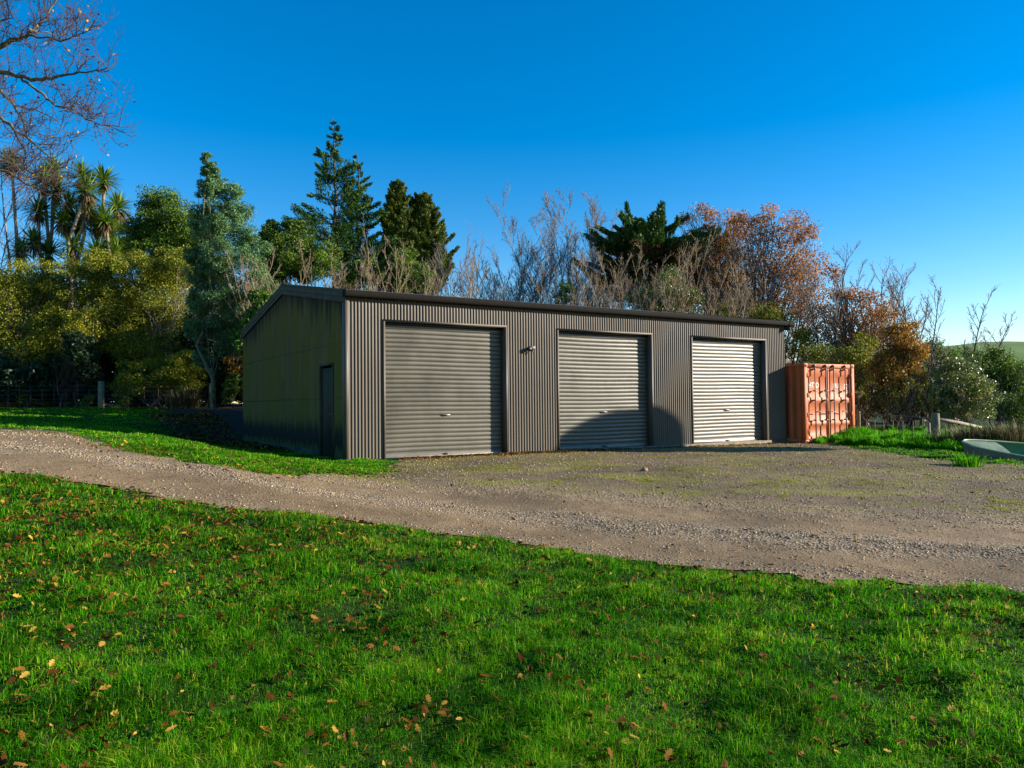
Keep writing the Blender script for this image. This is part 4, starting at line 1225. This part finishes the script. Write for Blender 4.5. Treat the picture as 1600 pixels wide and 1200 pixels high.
# leafy things just behind the roof line
make_leafy('leafy_shrub', 'green shrub peeping over the shed roof below the cypresses', 'shrub', 620, 36, [(560, 430, 35, 25), (605, 425, 40, 25), (650, 435, 35, 25), (630, 410, 25, 20), (580, 450, 60, 25)], 61, M['mid'], M['bark'], 20000, 0.11, nclump=36, stems=2, trunk_r=0.07)
make_leafy('leafy_shrub', 'small blue green evergreen rising above the middle of the roof', 'shrub', 885, 38, [(884, 455, 12, 18), (878, 470, 14, 14), (893, 462, 10, 14)], 62, M['wattle'], M['bark'], 3000, 0.11, nclump=14, trunk_r=0.04)
make_leafy('leafy_shrub', 'green ivy covered shrub among tan stems behind the roof', 'shrub', 1045, 34.5, [(1045, 450, 32, 30), (1010, 470, 30, 25), (1075, 470, 32, 22), (1040, 490, 60, 25)], 63, M['greyleaf'], M['bark'], 20000, 0.09, nclump=40, stems=2, trunk_r=0.05)
make_leafy('leafy_shrub', 'tangled olive shrub beside the hidden back of the orange container', 'shrub', 1190, 36, [(1140, 500, 45, 28), (1200, 510, 45, 35), (1250, 540, 35, 35)], 64, M['olive'], M['bark'], 14000, 0.09, nclump=40, stems=2, trunk_r=0.05)

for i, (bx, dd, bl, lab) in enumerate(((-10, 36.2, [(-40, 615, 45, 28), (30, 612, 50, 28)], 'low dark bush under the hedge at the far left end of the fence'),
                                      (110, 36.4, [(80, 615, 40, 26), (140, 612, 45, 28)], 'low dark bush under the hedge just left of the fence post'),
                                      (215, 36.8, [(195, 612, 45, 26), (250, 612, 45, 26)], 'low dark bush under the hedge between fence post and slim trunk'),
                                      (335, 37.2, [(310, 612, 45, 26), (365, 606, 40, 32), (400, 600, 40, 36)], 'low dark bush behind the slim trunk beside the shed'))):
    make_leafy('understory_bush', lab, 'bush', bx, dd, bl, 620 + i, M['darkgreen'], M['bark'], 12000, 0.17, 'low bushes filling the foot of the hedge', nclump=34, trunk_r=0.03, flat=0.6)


gs = 'dense shrubs added out of view behind the shed to shade the lawn'  # unseen shrubs, added so that the lawn left of the shed lies in shade
for i, (bx, bd, lab) in enumerate(((412, 27.5, 'left'), (470, 29.5, 'middle'), (520, 31.5, 'right'))):
    make_leafy('leafy_shrub', 'dense green shrub added unseen behind the shed to shade the lawn, %s one of three' % lab, 'shrub', bx, bd, [(bx, 530, 42, 55), (bx + 22, 585, 50, 55), (bx + 10, 492, 38, 34)], 66 + i, M['mid'], M['bark'], 26000, 0.15, gs, nclump=34, stems=2, trunk_r=0.06)
gb = 'bare tan stemmed shrubs behind the shed'
tan = dict(stems=17, spread=0.95, limbs=9, subs=5, twigs=4, r0=0.055, limb_len=0.24, upright=1.4, lift=0.08, bottom=0.4, thin=0.0065, taper=0.4)
protos = [make_bare('bare_shrub', 'bare tan shrub over the roof ridge left of the tall conifers', 'shrub', 470, 33, 365, 71, M['tanbark'], gb, **tan)]
make_bare('bare_shrub', 'bare tan shrub in front of the two tall conifers', 'shrub', 535, 34, 388, 72, M['tanbark'], gb, **tan)
make_bare('bare_shrub', 'bare tan shrub in front of the columnar cypresses', 'shrub', 620, 34, 345, 73, M['tanbark'], gb, **tan)
make_bare('bare_shrub', 'bare tan shrub at the right foot of the cypresses', 'shrub', 668, 35, 372, 74, M['tanbark'], gb, **tan)
make_bare('bare_shrub', 'bare tan shrub in front of the left half of the broad dark conifer', 'shrub', 975, 35, 352, 75, M['tanbark'], gb, **tan)
make_bare('bare_shrub', 'tallest bare tan shrub before the centre of the broad dark conifer', 'shrub', 1020, 36, 340, 76, M['tanbark'], gb, **tan)
make_bare('bare_shrub', 'bare tan shrub before the right half of the broad dark conifer', 'shrub', 1062, 35, 362, 77, M['tanbark'], gb, **tan)
make_bare('bare_shrub', 'bare tan shrub between the broad dark conifer and russet trees', 'shrub', 1100, 36, 385, 78, M['tanbark'], gb, **tan)

make_bare('bare_tree', 'rounded bare grey tree in the gap right of the cypresses', 'tree', 765, 44, 348, 81, M['greybark'], None, M['greybark'], stems=14, spread=0.95, limbs=14, subs=8, twigs=6, r0=0.08, limb_len=0.26, upright=0.9, bottom=0.45, thin=0.007, taper=0.3)
make_bare('bare_tree', 'small bare grey tree low over the roof beside the rounded bare tree', 'tree', 725, 46, 392, 82, M['greybark'], None, M['greybark'], stems=10, spread=1.0, limbs=13, subs=8, twigs=6, r0=0.07, limb_len=0.26, upright=0.9, bottom=0.4, thin=0.007, taper=0.3)
make_bare('bare_tree', 'thin leaning bare sapling left of the tall bare poplars', 'tree', 845, 44, 355, 83, M['greybark'], None, M['greybark'], stems=4, spread=0.7, limbs=12, subs=7, twigs=6, r0=0.07, limb_len=0.22, upright=1.1, bottom=0.35, thin=0.007, taper=0.5)
make_bare('bare_poplar', 'tall slender bare poplar left of the broad dark conifer', 'tree', 897, 45, 282, 84, M['palebark'], None, M['greybark'], stems=8, spread=0.45, limbs=20, subs=9, twigs=7, r0=0.08, limb_len=0.22, upright=1.3, lift=0.08, bottom=0.4, thin=0.007, taper=0.45)
make_bare('bare_poplar', 'tall slender bare poplar touching the left side of the dark conifer', 'tree', 926, 46, 276, 85, M['palebark'], None, M['greybark'], stems=5, spread=0.3, limbs=22, subs=9, twigs=7, r0=0.08, limb_len=0.2, upright=1.3, lift=0.08, bottom=0.4, thin=0.007, taper=0.45)

# autumn trees on the right
def autumn(label, px, depth, top, blobs, seed, n):
    root = make_leafy('autumn_tree', label, 'tree', px, depth, blobs, seed, M['russet'], M['greybark'], int(n * 0.48), 0.1, None, 0.55, 16, 0.13, 0.6, 0.85, 3)
    r = np.random.default_rng(seed + 500)
    H = P(px, top, depth)[2] - root.location[2]
    Tt, Tw, tips = bare_tree(H * 0.93, r, stems=5, spread=0.5, limbs=14, subs=7, twigs=5, r0=0.13, thin=0.0062, limb_len=0.36, upright=0.8, lift=0.06, bottom=0.3)
    Tt.build('limbs', M['greybark'], root, 5); Tw.build('twigs', M['greybark'], root, 3)
    sel = r.integers(0, len(tips), n // 6)
    leaves_from(tips[sel] + r.normal(size=(n // 6, 3)) * 0.1, 0.1, r, 0.6, name='foliage', mat=M['russet'], parent=root)


autumn('russet leaved tree behind the right end of the dark conifer', 1122, 42, 322, [(1095, 338, 26, 15), (1130, 345, 30, 20), (1085, 375, 20, 20), (1140, 385, 30, 28), (1110, 425, 35, 30), (1070, 345, 14, 10), (1150, 360, 20, 20)], 91, 15000)
autumn('tallest russet tree rising above the right end of the shed', 1212, 39, 318, [(1198, 335, 20, 16), (1235, 350, 30, 18), (1182, 362, 26, 22), (1215, 385, 45, 30), (1262, 368, 18, 15), (1190, 420, 40, 35), (1245, 425, 40, 35), (1215, 470, 50, 35), (1270, 420, 25, 30), (1275, 470, 28, 35), (1160, 345, 22, 16)], 92, 30000)
autumn('russet tree filling in lower left of the tallest russet tree', 1160, 40, 360, [(1152, 400, 22, 28), (1165, 450, 35, 38), (1145, 490, 40, 25), (1165, 370, 24, 22), (1130, 440, 30, 35)], 93, 14000)
autumn('low rusty tree above the orange container', 1345, 36, 430, [(1318, 460, 22, 16), (1350, 468, 28, 18), (1375, 495, 28, 25), (1325, 500, 36, 28), (1395, 525, 25, 22), (1350, 535, 45, 22), (1275, 510, 25, 40), (1305, 430, 14, 18), (1300, 540, 35, 30)], 94, 22000)
make_bare('bare_tree', 'slim bare tree standing behind the orange container', 'tree', 1304, 35, 338, 95, M['bark'], None, M['greybark'], stems=2, spread=0.2, limbs=24, subs=6, twigs=5, r0=0.11, limb_len=0.24, upright=0.9, lift=0.08, bottom=0.25, thin=0.007, taper=0.55)
make_bare('bare_tree', 'bare forked tree left of the tallest bare trees on the right', 'tree', 1385, 40, 382, 96, M['bark'], None, M['greybark'], stems=4, spread=0.6, limbs=14, subs=6, twigs=4, r0=0.1, limb_len=0.26, upright=0.9, bottom=0.4, thin=0.007, taper=0.45)
make_bare('bare_tree', 'upright bare tree above the golden bush at right', 'tree', 1428, 37, 388, 97, M['bark'], None, M['greybark'], stems=4, spread=0.4, limbs=15, subs=6, twigs=4, r0=0.11, limb_len=0.24, upright=1.0, bottom=0.4, thin=0.007, taper=0.45)
make_bare('bare_tree', 'wide leaning bare tree furthest right against the sky', 'tree', 1474, 34, 420, 98, M['bark'], None, M['greybark'], stems=6, spread=0.9, limbs=12, subs=6, twigs=4, r0=0.11, limb_len=0.28, upright=0.85, bottom=0.4, thin=0.007, taper=0.4)
make_leafy('golden_bush', 'orange golden bush behind the fence left of the thick post', 'bush', 1415, 31, [(1405, 530, 32, 30), (1425, 560, 26, 28), (1400, 610, 40, 32), (1370, 630, 35, 25), (1440, 640, 30, 20), (1380, 575, 28, 28), (1430, 600, 25, 25)], 101, M['amber'], M['bark'], 20000, 0.1, nclump=34, stems=3, trunk_r=0.05)
make_leafy('olive_bush', 'tangled olive bush right behind the orange container', 'bush', 1345, 33, [(1345, 560, 38, 45), (1375, 590, 35, 45), (1330, 630, 35, 40), (1290, 560, 40, 30)], 102, M['olive'], M['greybark'], 13000, 0.09, nclump=40, stems=4, trunk_r=0.05)
make_bare('bare_shrub', 'grey tangled twiggy shrub between golden bush and silvery hedge', 'shrub', 1480, 28, 565, 103, M['greybark'], None, M['greybark'], M['olive'], 2500, 0.07, stems=9, spread=1.3, limbs=9, subs=6, twigs=5, r0=0.06, limb_len=0.5, upright=0.5)
make_bare('bare_shrub', 'brown twiggy thicket behind the wire fence beside the container', 'shrub', 1385, 29, 560, 104, M['greybark'], None, M['twig'], M['olive'], 3500, 0.07, stems=9, spread=1.2, limbs=9, subs=6, twigs=5, r0=0.05, limb_len=0.5, upright=0.6)
gh = 'silvery green hedge bushes at the right'
make_leafy('hedge_bush', 'silvery green hedge bush nearest the thick fence post', 'bush', 1505, 28, [(1500, 590, 40, 40), (1520, 630, 45, 40), (1480, 630, 35, 35)], 105, M['greyleaf'], M['greybark'], 18000, 0.085, gh, nclump=46, stems=3, trunk_r=0.05)
make_leafy('hedge_bush', 'tall green hedge bush below the distant pasture hill', 'bush', 1555, 30.5, [(1545, 570, 32, 28), (1575, 585, 40, 35), (1550, 625, 45, 45), (1600, 620, 40, 55)], 106, M['mid'], M['greybark'], 18000, 0.09, gh, nclump=46, stems=3, trunk_r=0.05)
make_leafy('hedge_bush', 'dark green hedge bush cut by the right picture edge', 'bush', 1630, 33, [(1610, 600, 35, 35), (1645, 630, 45, 35), (1615, 645, 45, 35)], 107, M['mid'], M['greybark'], 16000, 0.09, gh, nclump=46, stems=3, trunk_r=0.05)
make_leafy('hedge_bush', 'green bush at the skyline behind the bare right hand trees', 'bush', 1450, 42, [(1450, 560, 30, 30), (1500, 575, 40, 35), (1400, 590, 50, 50), (1530, 600, 60, 40), (1330, 600, 60, 50)], 108, M['mid'], M['greybark'], 24000, 0.13, gh, nclump=46, stems=3, trunk_r=0.05)

# the rounded tree whose shadow falls across the middle door (it stands outside the picture, to the right)
def shade_tree():
    r = np.random.default_rng(120)
    el = R(16.6); D = 15.0
    ctr = np.array([4.1 + D, 20.22, 0.02 + D * math.tan(el)])
    p = np.array([ctr[0], ctr[1], tz(ctr[0], ctr[1])])
    root = empty('clipped_tree', p); tag(root, 'clipped round topped tree outside the right picture edge, shading the middle door', 'tree')
    T = Tubes(); hgt = ctr[2] - p[2]
    T.add(np.array([[0, 0, -.2], [0.03, 0, hgt * .5], [0, 0, hgt]]), np.array([0.11, 0.09, 0.06])); T.build('trunk', M['bark'], root, 8)
    d = unit(52000, r) * np.array([1.28, 1.28, 1.36]) * (r.uniform(0.35, 1, (52000, 1)) ** 0.33)
    leaves_from(d + np.array([0, 0, hgt]), 0.065, r, 0.7, name='crown', mat=M['darkgreen'], parent=root)


shade_tree()

# ------------------------------------------------------------------ grass
def blades(name, x, y, z, h, w, r, mat, label=None, lean=0.45):
    n_ = len(x)
    a = r.uniform(0, 6.283, n_); la = r.uniform(0, 6.283, n_); ln = np.abs(r.normal(0, lean, n_))
    side = np.stack([np.cos(a), np.sin(a), np.zeros(n_)], -1) * (w[:, None] * .5)
    ld = np.stack([np.cos(la), np.sin(la), np.zeros(n_)], -1)
    b = np.stack([x, y, z - 0.008], -1)
    m1 = b + np.stack([np.zeros(n_), np.zeros(n_), h * np.clip(.6 - .08 * ln, .35, .6)], -1) + ld * (h * ln * .3)[:, None]
    e = b + np.stack([np.zeros(n_), np.zeros(n_), h * np.clip(1 - .3 * ln, .25, 1)], -1) + ld * (h * ln)[:, None]
    V = np.stack([b - side, b + side, m1 + side * .8, m1 - side * .8, e], 1).reshape(-1, 3)
    i0 = np.arange(n_)[:, None] * 5
    tone = np.clip(0.45 + 0.2 * wob(x, y, 1.2, 5, 4) + 0.12 * wob(x, y, 0.3, 5, 14) + r.normal(0, 0.24, n_), 0, 0.97)
    tone = np.where(r.random(n_) < 0.05, 1.0, tone)
    o = mesh_np(name, V, i0 + np.array([[0, 1, 2, 3]]), i0 + np.array([[3, 2, 4]]), mat, None, {'rnd': np.repeat(tone, 5)}, True)
    tag(o, label, 'grass', None, 'stuff')
    return o


def sample_polar(n, rmin, rmax, a0, a1, r):
    rr = rmin * (rmax / rmin) ** r.random(n); aa = r.uniform(a0, a1, n)
    return rr * np.sin(aa), rr * np.cos(aa), rr


r = np.random.default_rng(200)
x, y, d = sample_polar(1300000, 2.0, 24, R(-47), R(47), r)
sd = gravel_sd(x, y)
_, Vv = uv(x, y)
dn_ = seg_dist(x, y, NEAR)
side_near = Vv < -2.2          # camera side of the drive
keep = (sd < 0.02) & side_near
x, y, d, sd = x[keep], y[keep], d[keep], sd[keep]
cl = wob(x, y, 0.34, 6, 2) * 0.6 + wob(x, y, 1.1, 5, 12) * 0.6
keep = r.random(len(x)) < np.clip(0.85 + 0.25 * cl, 0.5, 1)
x, y, d, cl, sd = x[keep], y[keep], d[keep], cl[keep], sd[keep]
h = (0.038 + 0.02 * cl).clip(0.028, 0.10) * r.uniform(0.4, 1.8, len(x)) * (1 - 0.35 * sstep(-0.3, 0, sd))
w = 0.0030 * np.maximum(1, d / 3.2) * r.uniform(0.7, 1.3, len(x))
blades('lawn_grass', x, y, lawn_z(x, y), h, w, r, M['grass'], 'green lawn in front of the gravel road', 1.5)

# lawn strip left of the shed
x, y, d = sample_polar(500000, 8, 40, R(-44), R(-2), r)
sd = gravel_sd(x, y); Uu, Vv = uv(x, y)
bare_ = bare_mask(x, y)
inshed = (Uu > -0.06) & (Vv > -0.06)
keep = (sd < 0.03) & (Vv > -6) & (~inshed) & (r.random(len(x)) > bare_ * 1.2) & (Vv < 22.5) & (Uu < 2.4) & ((Vv > -2.2) | (seg_dist(x, y, FARL) < 4))
keep &= ~((Vv < -2.2) & (seg_dist(x, y, NEAR) < seg_dist(x, y, FARL)))
keep &= r.random(len(x)) < 0.25 + 0.75 * sstep(-0.02, 0.55, -sd + 0.12 * wob(x, y, 0.35))
x, y, d = x[keep], y[keep], d[keep]
cl = wob(x, y, 0.5, 6, 2)
h = (0.034 + 0.014 * cl).clip(0.012) * r.uniform(0.5, 1.5, len(x)) * (0.5 + 0.5 * sstep(0.0, 0.8, -sd[keep]))
blades('lawn_grass', x, y, lawn_z(x, y), h, 0.0036 * d / 3.2, r, M['grass'], 'shaded lawn strip between gravel road, shed and hedge')

# lush bank at the right
x, y, d = sample_polar(330000, 14, 34, R(20), R(46), r)
sd = gravel_sd(x, y); Uu, Vv = uv(x, y)
cont = (Uu > 14.1) & (Uu < 16.65) & (Vv > -0.6)
ed = seg_dist(x, y, FARR)
keep = (sd < -0.02) & (Uu > 14.1) & (~cont) & (Vv > -12.5) & (y > 13)
x, y, d, ed, Uu, Vv = x[keep], y[keep], d[keep], ed[keep], Uu[keep], Vv[keep]
hh = (0.09 + 0.09 * sstep(0.1, 1.0, ed)) * (1 + 0.35 * wob(x, y, 0.8, 6, 3)).clip(0.35, 1.8)
inb = (x > bp[0] - 0.1) & (np.abs(y - (bp[1] - 0.17 * (x - bp[0]))) < 0.62)
keep = ~inb
x, y, d, hh = x[keep], y[keep], d[keep], hh[keep]
blades('bank_grass', x, y, lawn_z(x, y), hh * r.uniform(0.6, 1.4, len(x)), 0.0045 * d / 3.4, r, M['lush'], 'lush long grass beside container and dinghy', 0.5)
# grass hugging the container foot
n_ = 5000
uu = 14.17 + 2.44 * (0.35 + 0.65 * r.random(n_) ** 0.7); vv = -0.58 - 0.55 * r.random(n_)
q = C0[None, :2] + UD[None, :2] * uu[:, None] + VD[None, :2] * vv[:, None]
hh = 0.12 + 0.3 * sstep(14.9, 16.4, uu)
blades('bank_grass', q[:, 0], q[:, 1], terrain(q[:, 0], q[:, 1]), hh * r.uniform(.5, 1.3, n_), np.full(n_, 0.022), r, M['lush'], 'tall green grass at the foot of the container doors', 0.4)


def tuft(name, label, px, depth, n_, hgt, spread, seed, mat):
    r = np.random.default_rng(seed); p = at(px, depth)
    root_xy = r.normal(size=(n_, 2)) * spread * 0.35
    a = np.arctan2(root_xy[:, 1], root_xy[:, 0]) + r.normal(0, .5, n_)
    h = hgt * r.uniform(.5, 1.1, n_); ln = np.abs(r.normal(.5, .3, n_))
    ld = np.stack([np.cos(a), np.sin(a), np.zeros(n_)], -1)
    sdv = np.stack([-np.sin(a), np.cos(a), np.zeros(n_)], -1) * 0.008
    b = np.stack([root_xy[:, 0], root_xy[:, 1], np.full(n_, -.03)], -1)
    m1 = b + ld * (h * ln * .35)[:, None] + np.stack([0 * h, 0 * h, h * .65], -1)
    e = b + ld * (h * ln)[:, None] + np.stack([0 * h, 0 * h, h * (1 - .4 * ln)], -1)
    V = np.stack([b - sdv, b + sdv, m1 + sdv, m1 - sdv, e], 1).reshape(-1, 3); i0 = np.arange(n_)[:, None] * 5
    o = mesh_np(name, V, i0 + np.array([[0, 1, 2, 3]]), i0 + np.array([[3, 2, 4]]), mat, None, {'rnd': np.repeat(r.random(n_), 5)})
    o.location = p; tag(o, label, 'tussock')


tuft('tussock', 'pale dry tussock under the yellow green bush near the fence', 285, 33.8, 700, 1.0, 1.0, 301, M['dry'])
tuft('tussock', 'brown dry tussock behind the dinghy', 1530, 20.5, 1500, 0.75, 1.3, 302, M['dry'])
tuft('tussock', 'dark tussock at right picture edge behind the dinghy', 1600, 20, 1500, 0.85, 1.5, 303, M['dry'])
tuft('tussock', 'green grass tuft at the foot of the thick fence post', 1464, 21.2, 260, 0.45, 0.45, 304, M['lush'])
tuft('tussock', 'green tuft growing against the dinghy bow', 1508, 15.8, 220, 0.38, 0.4, 305, M['lush'])

# ------------------------------------------------------------------ fallen leaves and stones
def litter(name, label, x, y, z, size, r, mat, stiff=0.6):
    n_ = len(x)
    a = r.uniform(0, 6.283, n_)
    nrm = np.stack([r.normal(0, stiff, n_), r.normal(0, stiff, n_), np.ones(n_)], -1); nrm /= np.linalg.norm(nrm, axis=1)[:, None]
    t = np.stack([np.cos(a), np.sin(a), np.zeros(n_)], -1); t = t - nrm * (t * nrm).sum(1)[:, None]; t /= np.linalg.norm(t, axis=1)[:, None]
    b = np.cross(nrm, t); s = (size * r.uniform(0.4, 1.35, n_))[:, None]; cu = r.uniform(-0.12, 0.3, n_)[:, None] * s
    c_ = np.stack([x, y, z], -1)
    prof = [(-.5, 0), (-.3, .16), (-.18, .10), (-.02, .27), (.1, .16), (.28, .22), (.5, 0), (.28, -.2), (.1, -.14), (-.02, -.27), (-.18, -.1), (-.3, -.16)]
    ring = [c_ + t * s * px_ + b * s * py_ * 1.15 + nrm * cu * (abs(py_) * 3 + px_ * px_) for px_, py_ in prof]
    V = np.stack([c_] + ring, 1).reshape(-1, 3); i0 = np.arange(n_)[:, None] * 13
    tr = np.concatenate([i0 + np.array([[0, 1 + k, 1 + (k + 1) % 12]]) for k in range(12)])
    tone = np.repeat(np.clip(r.beta(1.5, 2.2, n_), 0, 1), 13)
    tag(mesh_np(name, V, None, tr, mat, None, {'rnd': tone}), label, 'leaves', None, 'stuff')


r = np.random.default_rng(400)
x, y, d = sample_polar(58000, 2.6, 18, R(-42), R(42), r)
sd = gravel_sd(x, y); _, Vv = uv(x, y)
dens = np.clip(0.10 + 0.85 * sstep(-0.5, 4.5, -x) * sstep(4.0, 7.5, d) + 0.22 * sstep(4.5, 7, d) + 0.06 * wob(x, y, 1.7) + 0.06 * wob(x, y, 0.5, 5, 8), 0.03, 1)
keep = (sd < 0) & (Vv < -2.2) & (r.random(len(x)) < dens)
x, y, d = x[keep], y[keep], d[keep]
litter('fallen_leaves', 'brown and yellow oak leaves scattered over the lawn', x, y, lawn_z(x, y) + r.uniform(0.0, 0.042, len(x)), 0.048, r, M['litter'])
# along the road edges and in front of the doors
x, y, d = sample_polar(26000, 6, 30, R(-42), R(40), r)
sd = gravel_sd(x, y); Uu, Vv = uv(x, y)
fl = seg_dist(x, y, FARL); nr = seg_dist(x, y, NEAR)
dens = 0.5 * np.exp(-(fl / 0.5) ** 2) + 0.02 + 0.55 * np.exp(-((Vv + 0.15) / 0.35) ** 2) * (Uu > 0.7) * (Uu < 6.5) + 0.05 * (nr > 3.5)
keep = (sd > -0.3) & (r.random(len(x)) < dens) & (Vv < -0.02) & (d < 28)
x, y = x[keep], y[keep]
litter('fallen_leaves', 'small brown leaves drifted along the gravel and door sills', x, y, gravel_z(x, y) + r.uniform(0.005, 0.03, len(x)), 0.05, r, M['litter'], 0.4)
# leaf drift against the shed front
n_ = 5200
uu = np.concatenate([r.uniform(0.5, 6.8, 4200), r.uniform(6.8, 14, 1000)]); vv = -0.04 - np.abs(r.normal(0, 0.28, n_)) * (0.5 + 0.5 * np.sin(uu * 2.1) ** 2)
q = C0[None, :2] + UD[None, :2] * uu[:, None] + VD[None, :2] * vv[:, None]
keep = gravel_sd(q[:, 0], q[:, 1]) > 0.0
x, y = q[keep, 0], q[keep, 1]
litter('fallen_leaves', 'orange brown leaves drifted against the foot of the roller doors', x, y, gravel_z(x, y) + r.uniform(0.005, 0.03, len(x)), 0.05, r, M['litter'], 0.4)
# leaves over the bare bank beside and behind the shed
uu = -r.uniform(0.0, 2.6, 9000); vv = r.uniform(3, 16, 9000)
q = C0[None, :2] + UD[None, :2] * uu[:, None] + VD[None, :2] * vv[:, None]
keep = bare_mask(q[:, 0], q[:, 1]) > 0.3
x, y = q[keep, 0], q[keep, 1]
litter('fallen_leaves', 'brown leaves over the shaded earth bank beside the shed', x, y, lawn_z(x, y) + r.uniform(0.02, 0.09, len(x)), 0.09, r, M['litter'], 0.7)
# low moss and weeds in the yard
x, y, d = sample_polar(1000000, 7, 26, R(-16), R(40), r)
sd = gravel_sd(x, y); nr = seg_dist(x, y, NEAR); _, Vv = uv(x, y)
mk = 0.55 * wob(x, y * 1.6, 2.6, 6, 3) + 0.35 * wob(x, y, 0.9, 6, 22) + 0.35 * wob(x, y, 0.28, 6, 11)
zone = sstep(3.6, 4.6, nr) * (1 - 0.5 * sstep(8.5, 11, nr)) * sstep(0.2, 1.2, -Vv)
keep = (sd > 0.03) & (r.random(len(x)) < zone * sstep(0.4, 1.1, mk))
x, y, d = x[keep], y[keep], d[keep]
blades('yard_moss', x, y, gravel_z(x, y), r.uniform(0.010, 0.028, len(x)), 0.007 * d / 7, r, M['moss'], 'yellow green moss and weeds growing through the gravel yard', 1.5)
# leaf drift under the hedge
x, y, d = sample_polar(9000, 26, 36, R(-38), R(-17), r)
Uu, Vv = uv(x, y)
hd = seg_dist(x, y, np.array([FE[0][:2], FE[1][:2], FE[2][:2]]))
keep = (hd < 1.6) & (Vv > 10)
x, y = x[keep], y[keep]
litter('fallen_leaves', 'orange leaf drift along the foot of the fence', x, y, lawn_z(x, y) + r.uniform(0.02, 0.12, len(x)), 0.12, r, M['litter'])


def stones(name, label, x, y, size, r):
    n_ = len(x)
    cube = np.array([(-1, -1, -1), (1, -1, -1), (1, 1, -1), (-1, 1, -1), (-1, -1, 1), (1, -1, 1), (1, 1, 1), (-1, 1, 1)], float) * 0.5
    fq = np.array([(0, 3, 2, 1), (4, 5, 6, 7), (0, 1, 5, 4), (1, 2, 6, 5), (2, 3, 7, 6), (3, 0, 4, 7)])
    V = cube[None] * r.uniform(0.6, 1.25, (n_, 8, 1)) * (size[:, None, None] * np.stack([r.uniform(.7, 1.4, n_), r.uniform(.7, 1.2, n_), r.uniform(.4, .8, n_)], -1)[:, None])
    a = r.uniform(0, 6.28, n_); ca, sa = np.cos(a)[:, None], np.sin(a)[:, None]
    X = V[..., 0] * ca - V[..., 1] * sa; Y = V[..., 0] * sa + V[..., 1] * ca
    z = gravel_z(x, y)
    V = np.stack([X + x[:, None], Y + y[:, None], V[..., 2] + (z + size * 0.12)[:, None]], -1).reshape(-1, 3)
    q = (np.arange(n_)[:, None, None] * 8 + fq[None]).reshape(-1, 4)
    tag(mesh_np(name, V, q, None, M['stones'], None, {'rnd': np.repeat(r.beta(1.6, 1.6, n_), 8)}), label, 'gravel', None, 'stuff')


x, y, d = sample_polar(620000, 4.2, 26, R(-42), R(42), r)
sd = gravel_sd(x, y); nr = seg_dist(x, y, NEAR); _, Vv = uv(x, y)
nr = nr + 0.12 * wob(x, y, 1.6, 5, 7) + 0.06 * wob(x, y, 0.6, 5, 17)
dens = 0.05 + 0.04 * wob(x, y, 0.9, 5, 30) + 0.06 * (nr > 4) + 0.9 * np.exp(-((nr - 1.5) / 0.33) ** 2) + 0.5 * np.exp(-((nr - 3.4) / 0.5) ** 2) + 0.25 * np.exp(-(nr / 0.3) ** 2) + 0.05 * (nr > 4)
keep = (sd > 0.02) & (r.random(len(x)) < dens * 0.75) & (Vv < -0.03)
x, y, d = x[keep], y[keep], d[keep]
stones('loose_gravel', 'loose grey stones lying along the gravel road', x, y, (0.005 + 0.014 * r.random(len(x)) ** 3.2) * np.maximum(1, d / 10), r)
# one larger stone in the yard
q = hit(1007, 737)
rk = np.random.default_rng(9)
th = np.linspace(0, 2 * math.pi, 11)[:-1]; ph = np.linspace(-.9, 1.5, 6)
V = np.array([[(math.cos(b) * math.cos(a) * .065, math.cos(b) * math.sin(a) * .055, math.sin(b) * .045) for a in th] for b in ph]) * rk.uniform(.85, 1.15, (6, 10, 1))
V = np.concatenate([V, V[:, :1]], 1)
o = MB().grid(V).build('rock', plain('tan_rock', (0.24, 0.155, 0.08), 0.9), None, True); o.location = q + np.array([0, 0, .033])
tag(o, 'tan fist sized stone lying alone on the yard before the middle door', 'rock')

# ------------------------------------------------------------------ light, sky, camera
SUN_EL, SUN_AZ = R(16.6), math.atan2(1.0, 0.02)      # azimuth from +Y towards +X
sd_ = Vector((math.sin(SUN_AZ) * math.cos(SUN_EL), math.cos(SUN_AZ) * math.cos(SUN_EL), math.sin(SUN_EL)))
L = bpy.data.lights.new('sun', 'SUN'); L.energy = 5.0; L.angle = R(0.5); L.color = (1.0, 0.89, 0.74)
so = bpy.data.objects.new('sun', L); link(so); so.rotation_euler = sd_.to_track_quat('Z', 'Y').to_euler()
w = bpy.data.worlds.new('World'); scene.world = w; w.use_nodes = True
nt = w.node_tree; nt.nodes.clear(); n = N(nt)
sky = n('TexSky', sky_type='NISHITA'); sky.sun_disc = False; sky.sun_elevation = SUN_EL; sky.sun_rotation = SUN_AZ
sky.air_density = 1.0; sky.dust_density = 0.0; sky.ozone_density = 2.5; sky.altitude = 200
hs = n('HueSaturation', {'Saturation': 1.5, 'Value': 1.0, 'Color': sky.outputs[0]})
tint = n.mix(1.0, hs.outputs[0], (1.0, 0.92, 0.99), 'MULTIPLY')
bg = n('Background', {'Color': tint, 'Strength': 0.095})
wo = n('OutputWorld', {'Surface': bg.outputs[0]})

cam = bpy.data.cameras.new('camera'); co = bpy.data.objects.new('camera', cam); link(co)
cam.sensor_width = 36; cam.lens = 36 * F / 1600; cam.clip_start = 0.05; cam.clip_end = 3000
mw = Matrix(((RTV[0], UPV[0], -fw[0], EYE[0]), (RTV[1], UPV[1], -fw[1], EYE[1]), (RTV[2], UPV[2], -fw[2], EYE[2]), (0, 0, 0, 1)))
co.matrix_world = mw
scene.camera = co
scene.view_settings.view_transform = 'Standard'; scene.view_settings.look = 'None'
scene.view_settings.exposure = 1.25; scene.view_settings.gamma = 1.0
scene.cycles.max_bounces = 6; scene.cycles.diffuse_bounces = 3; scene.cycles.glossy_bounces = 2; scene.cycles.transmission_bounces = 3
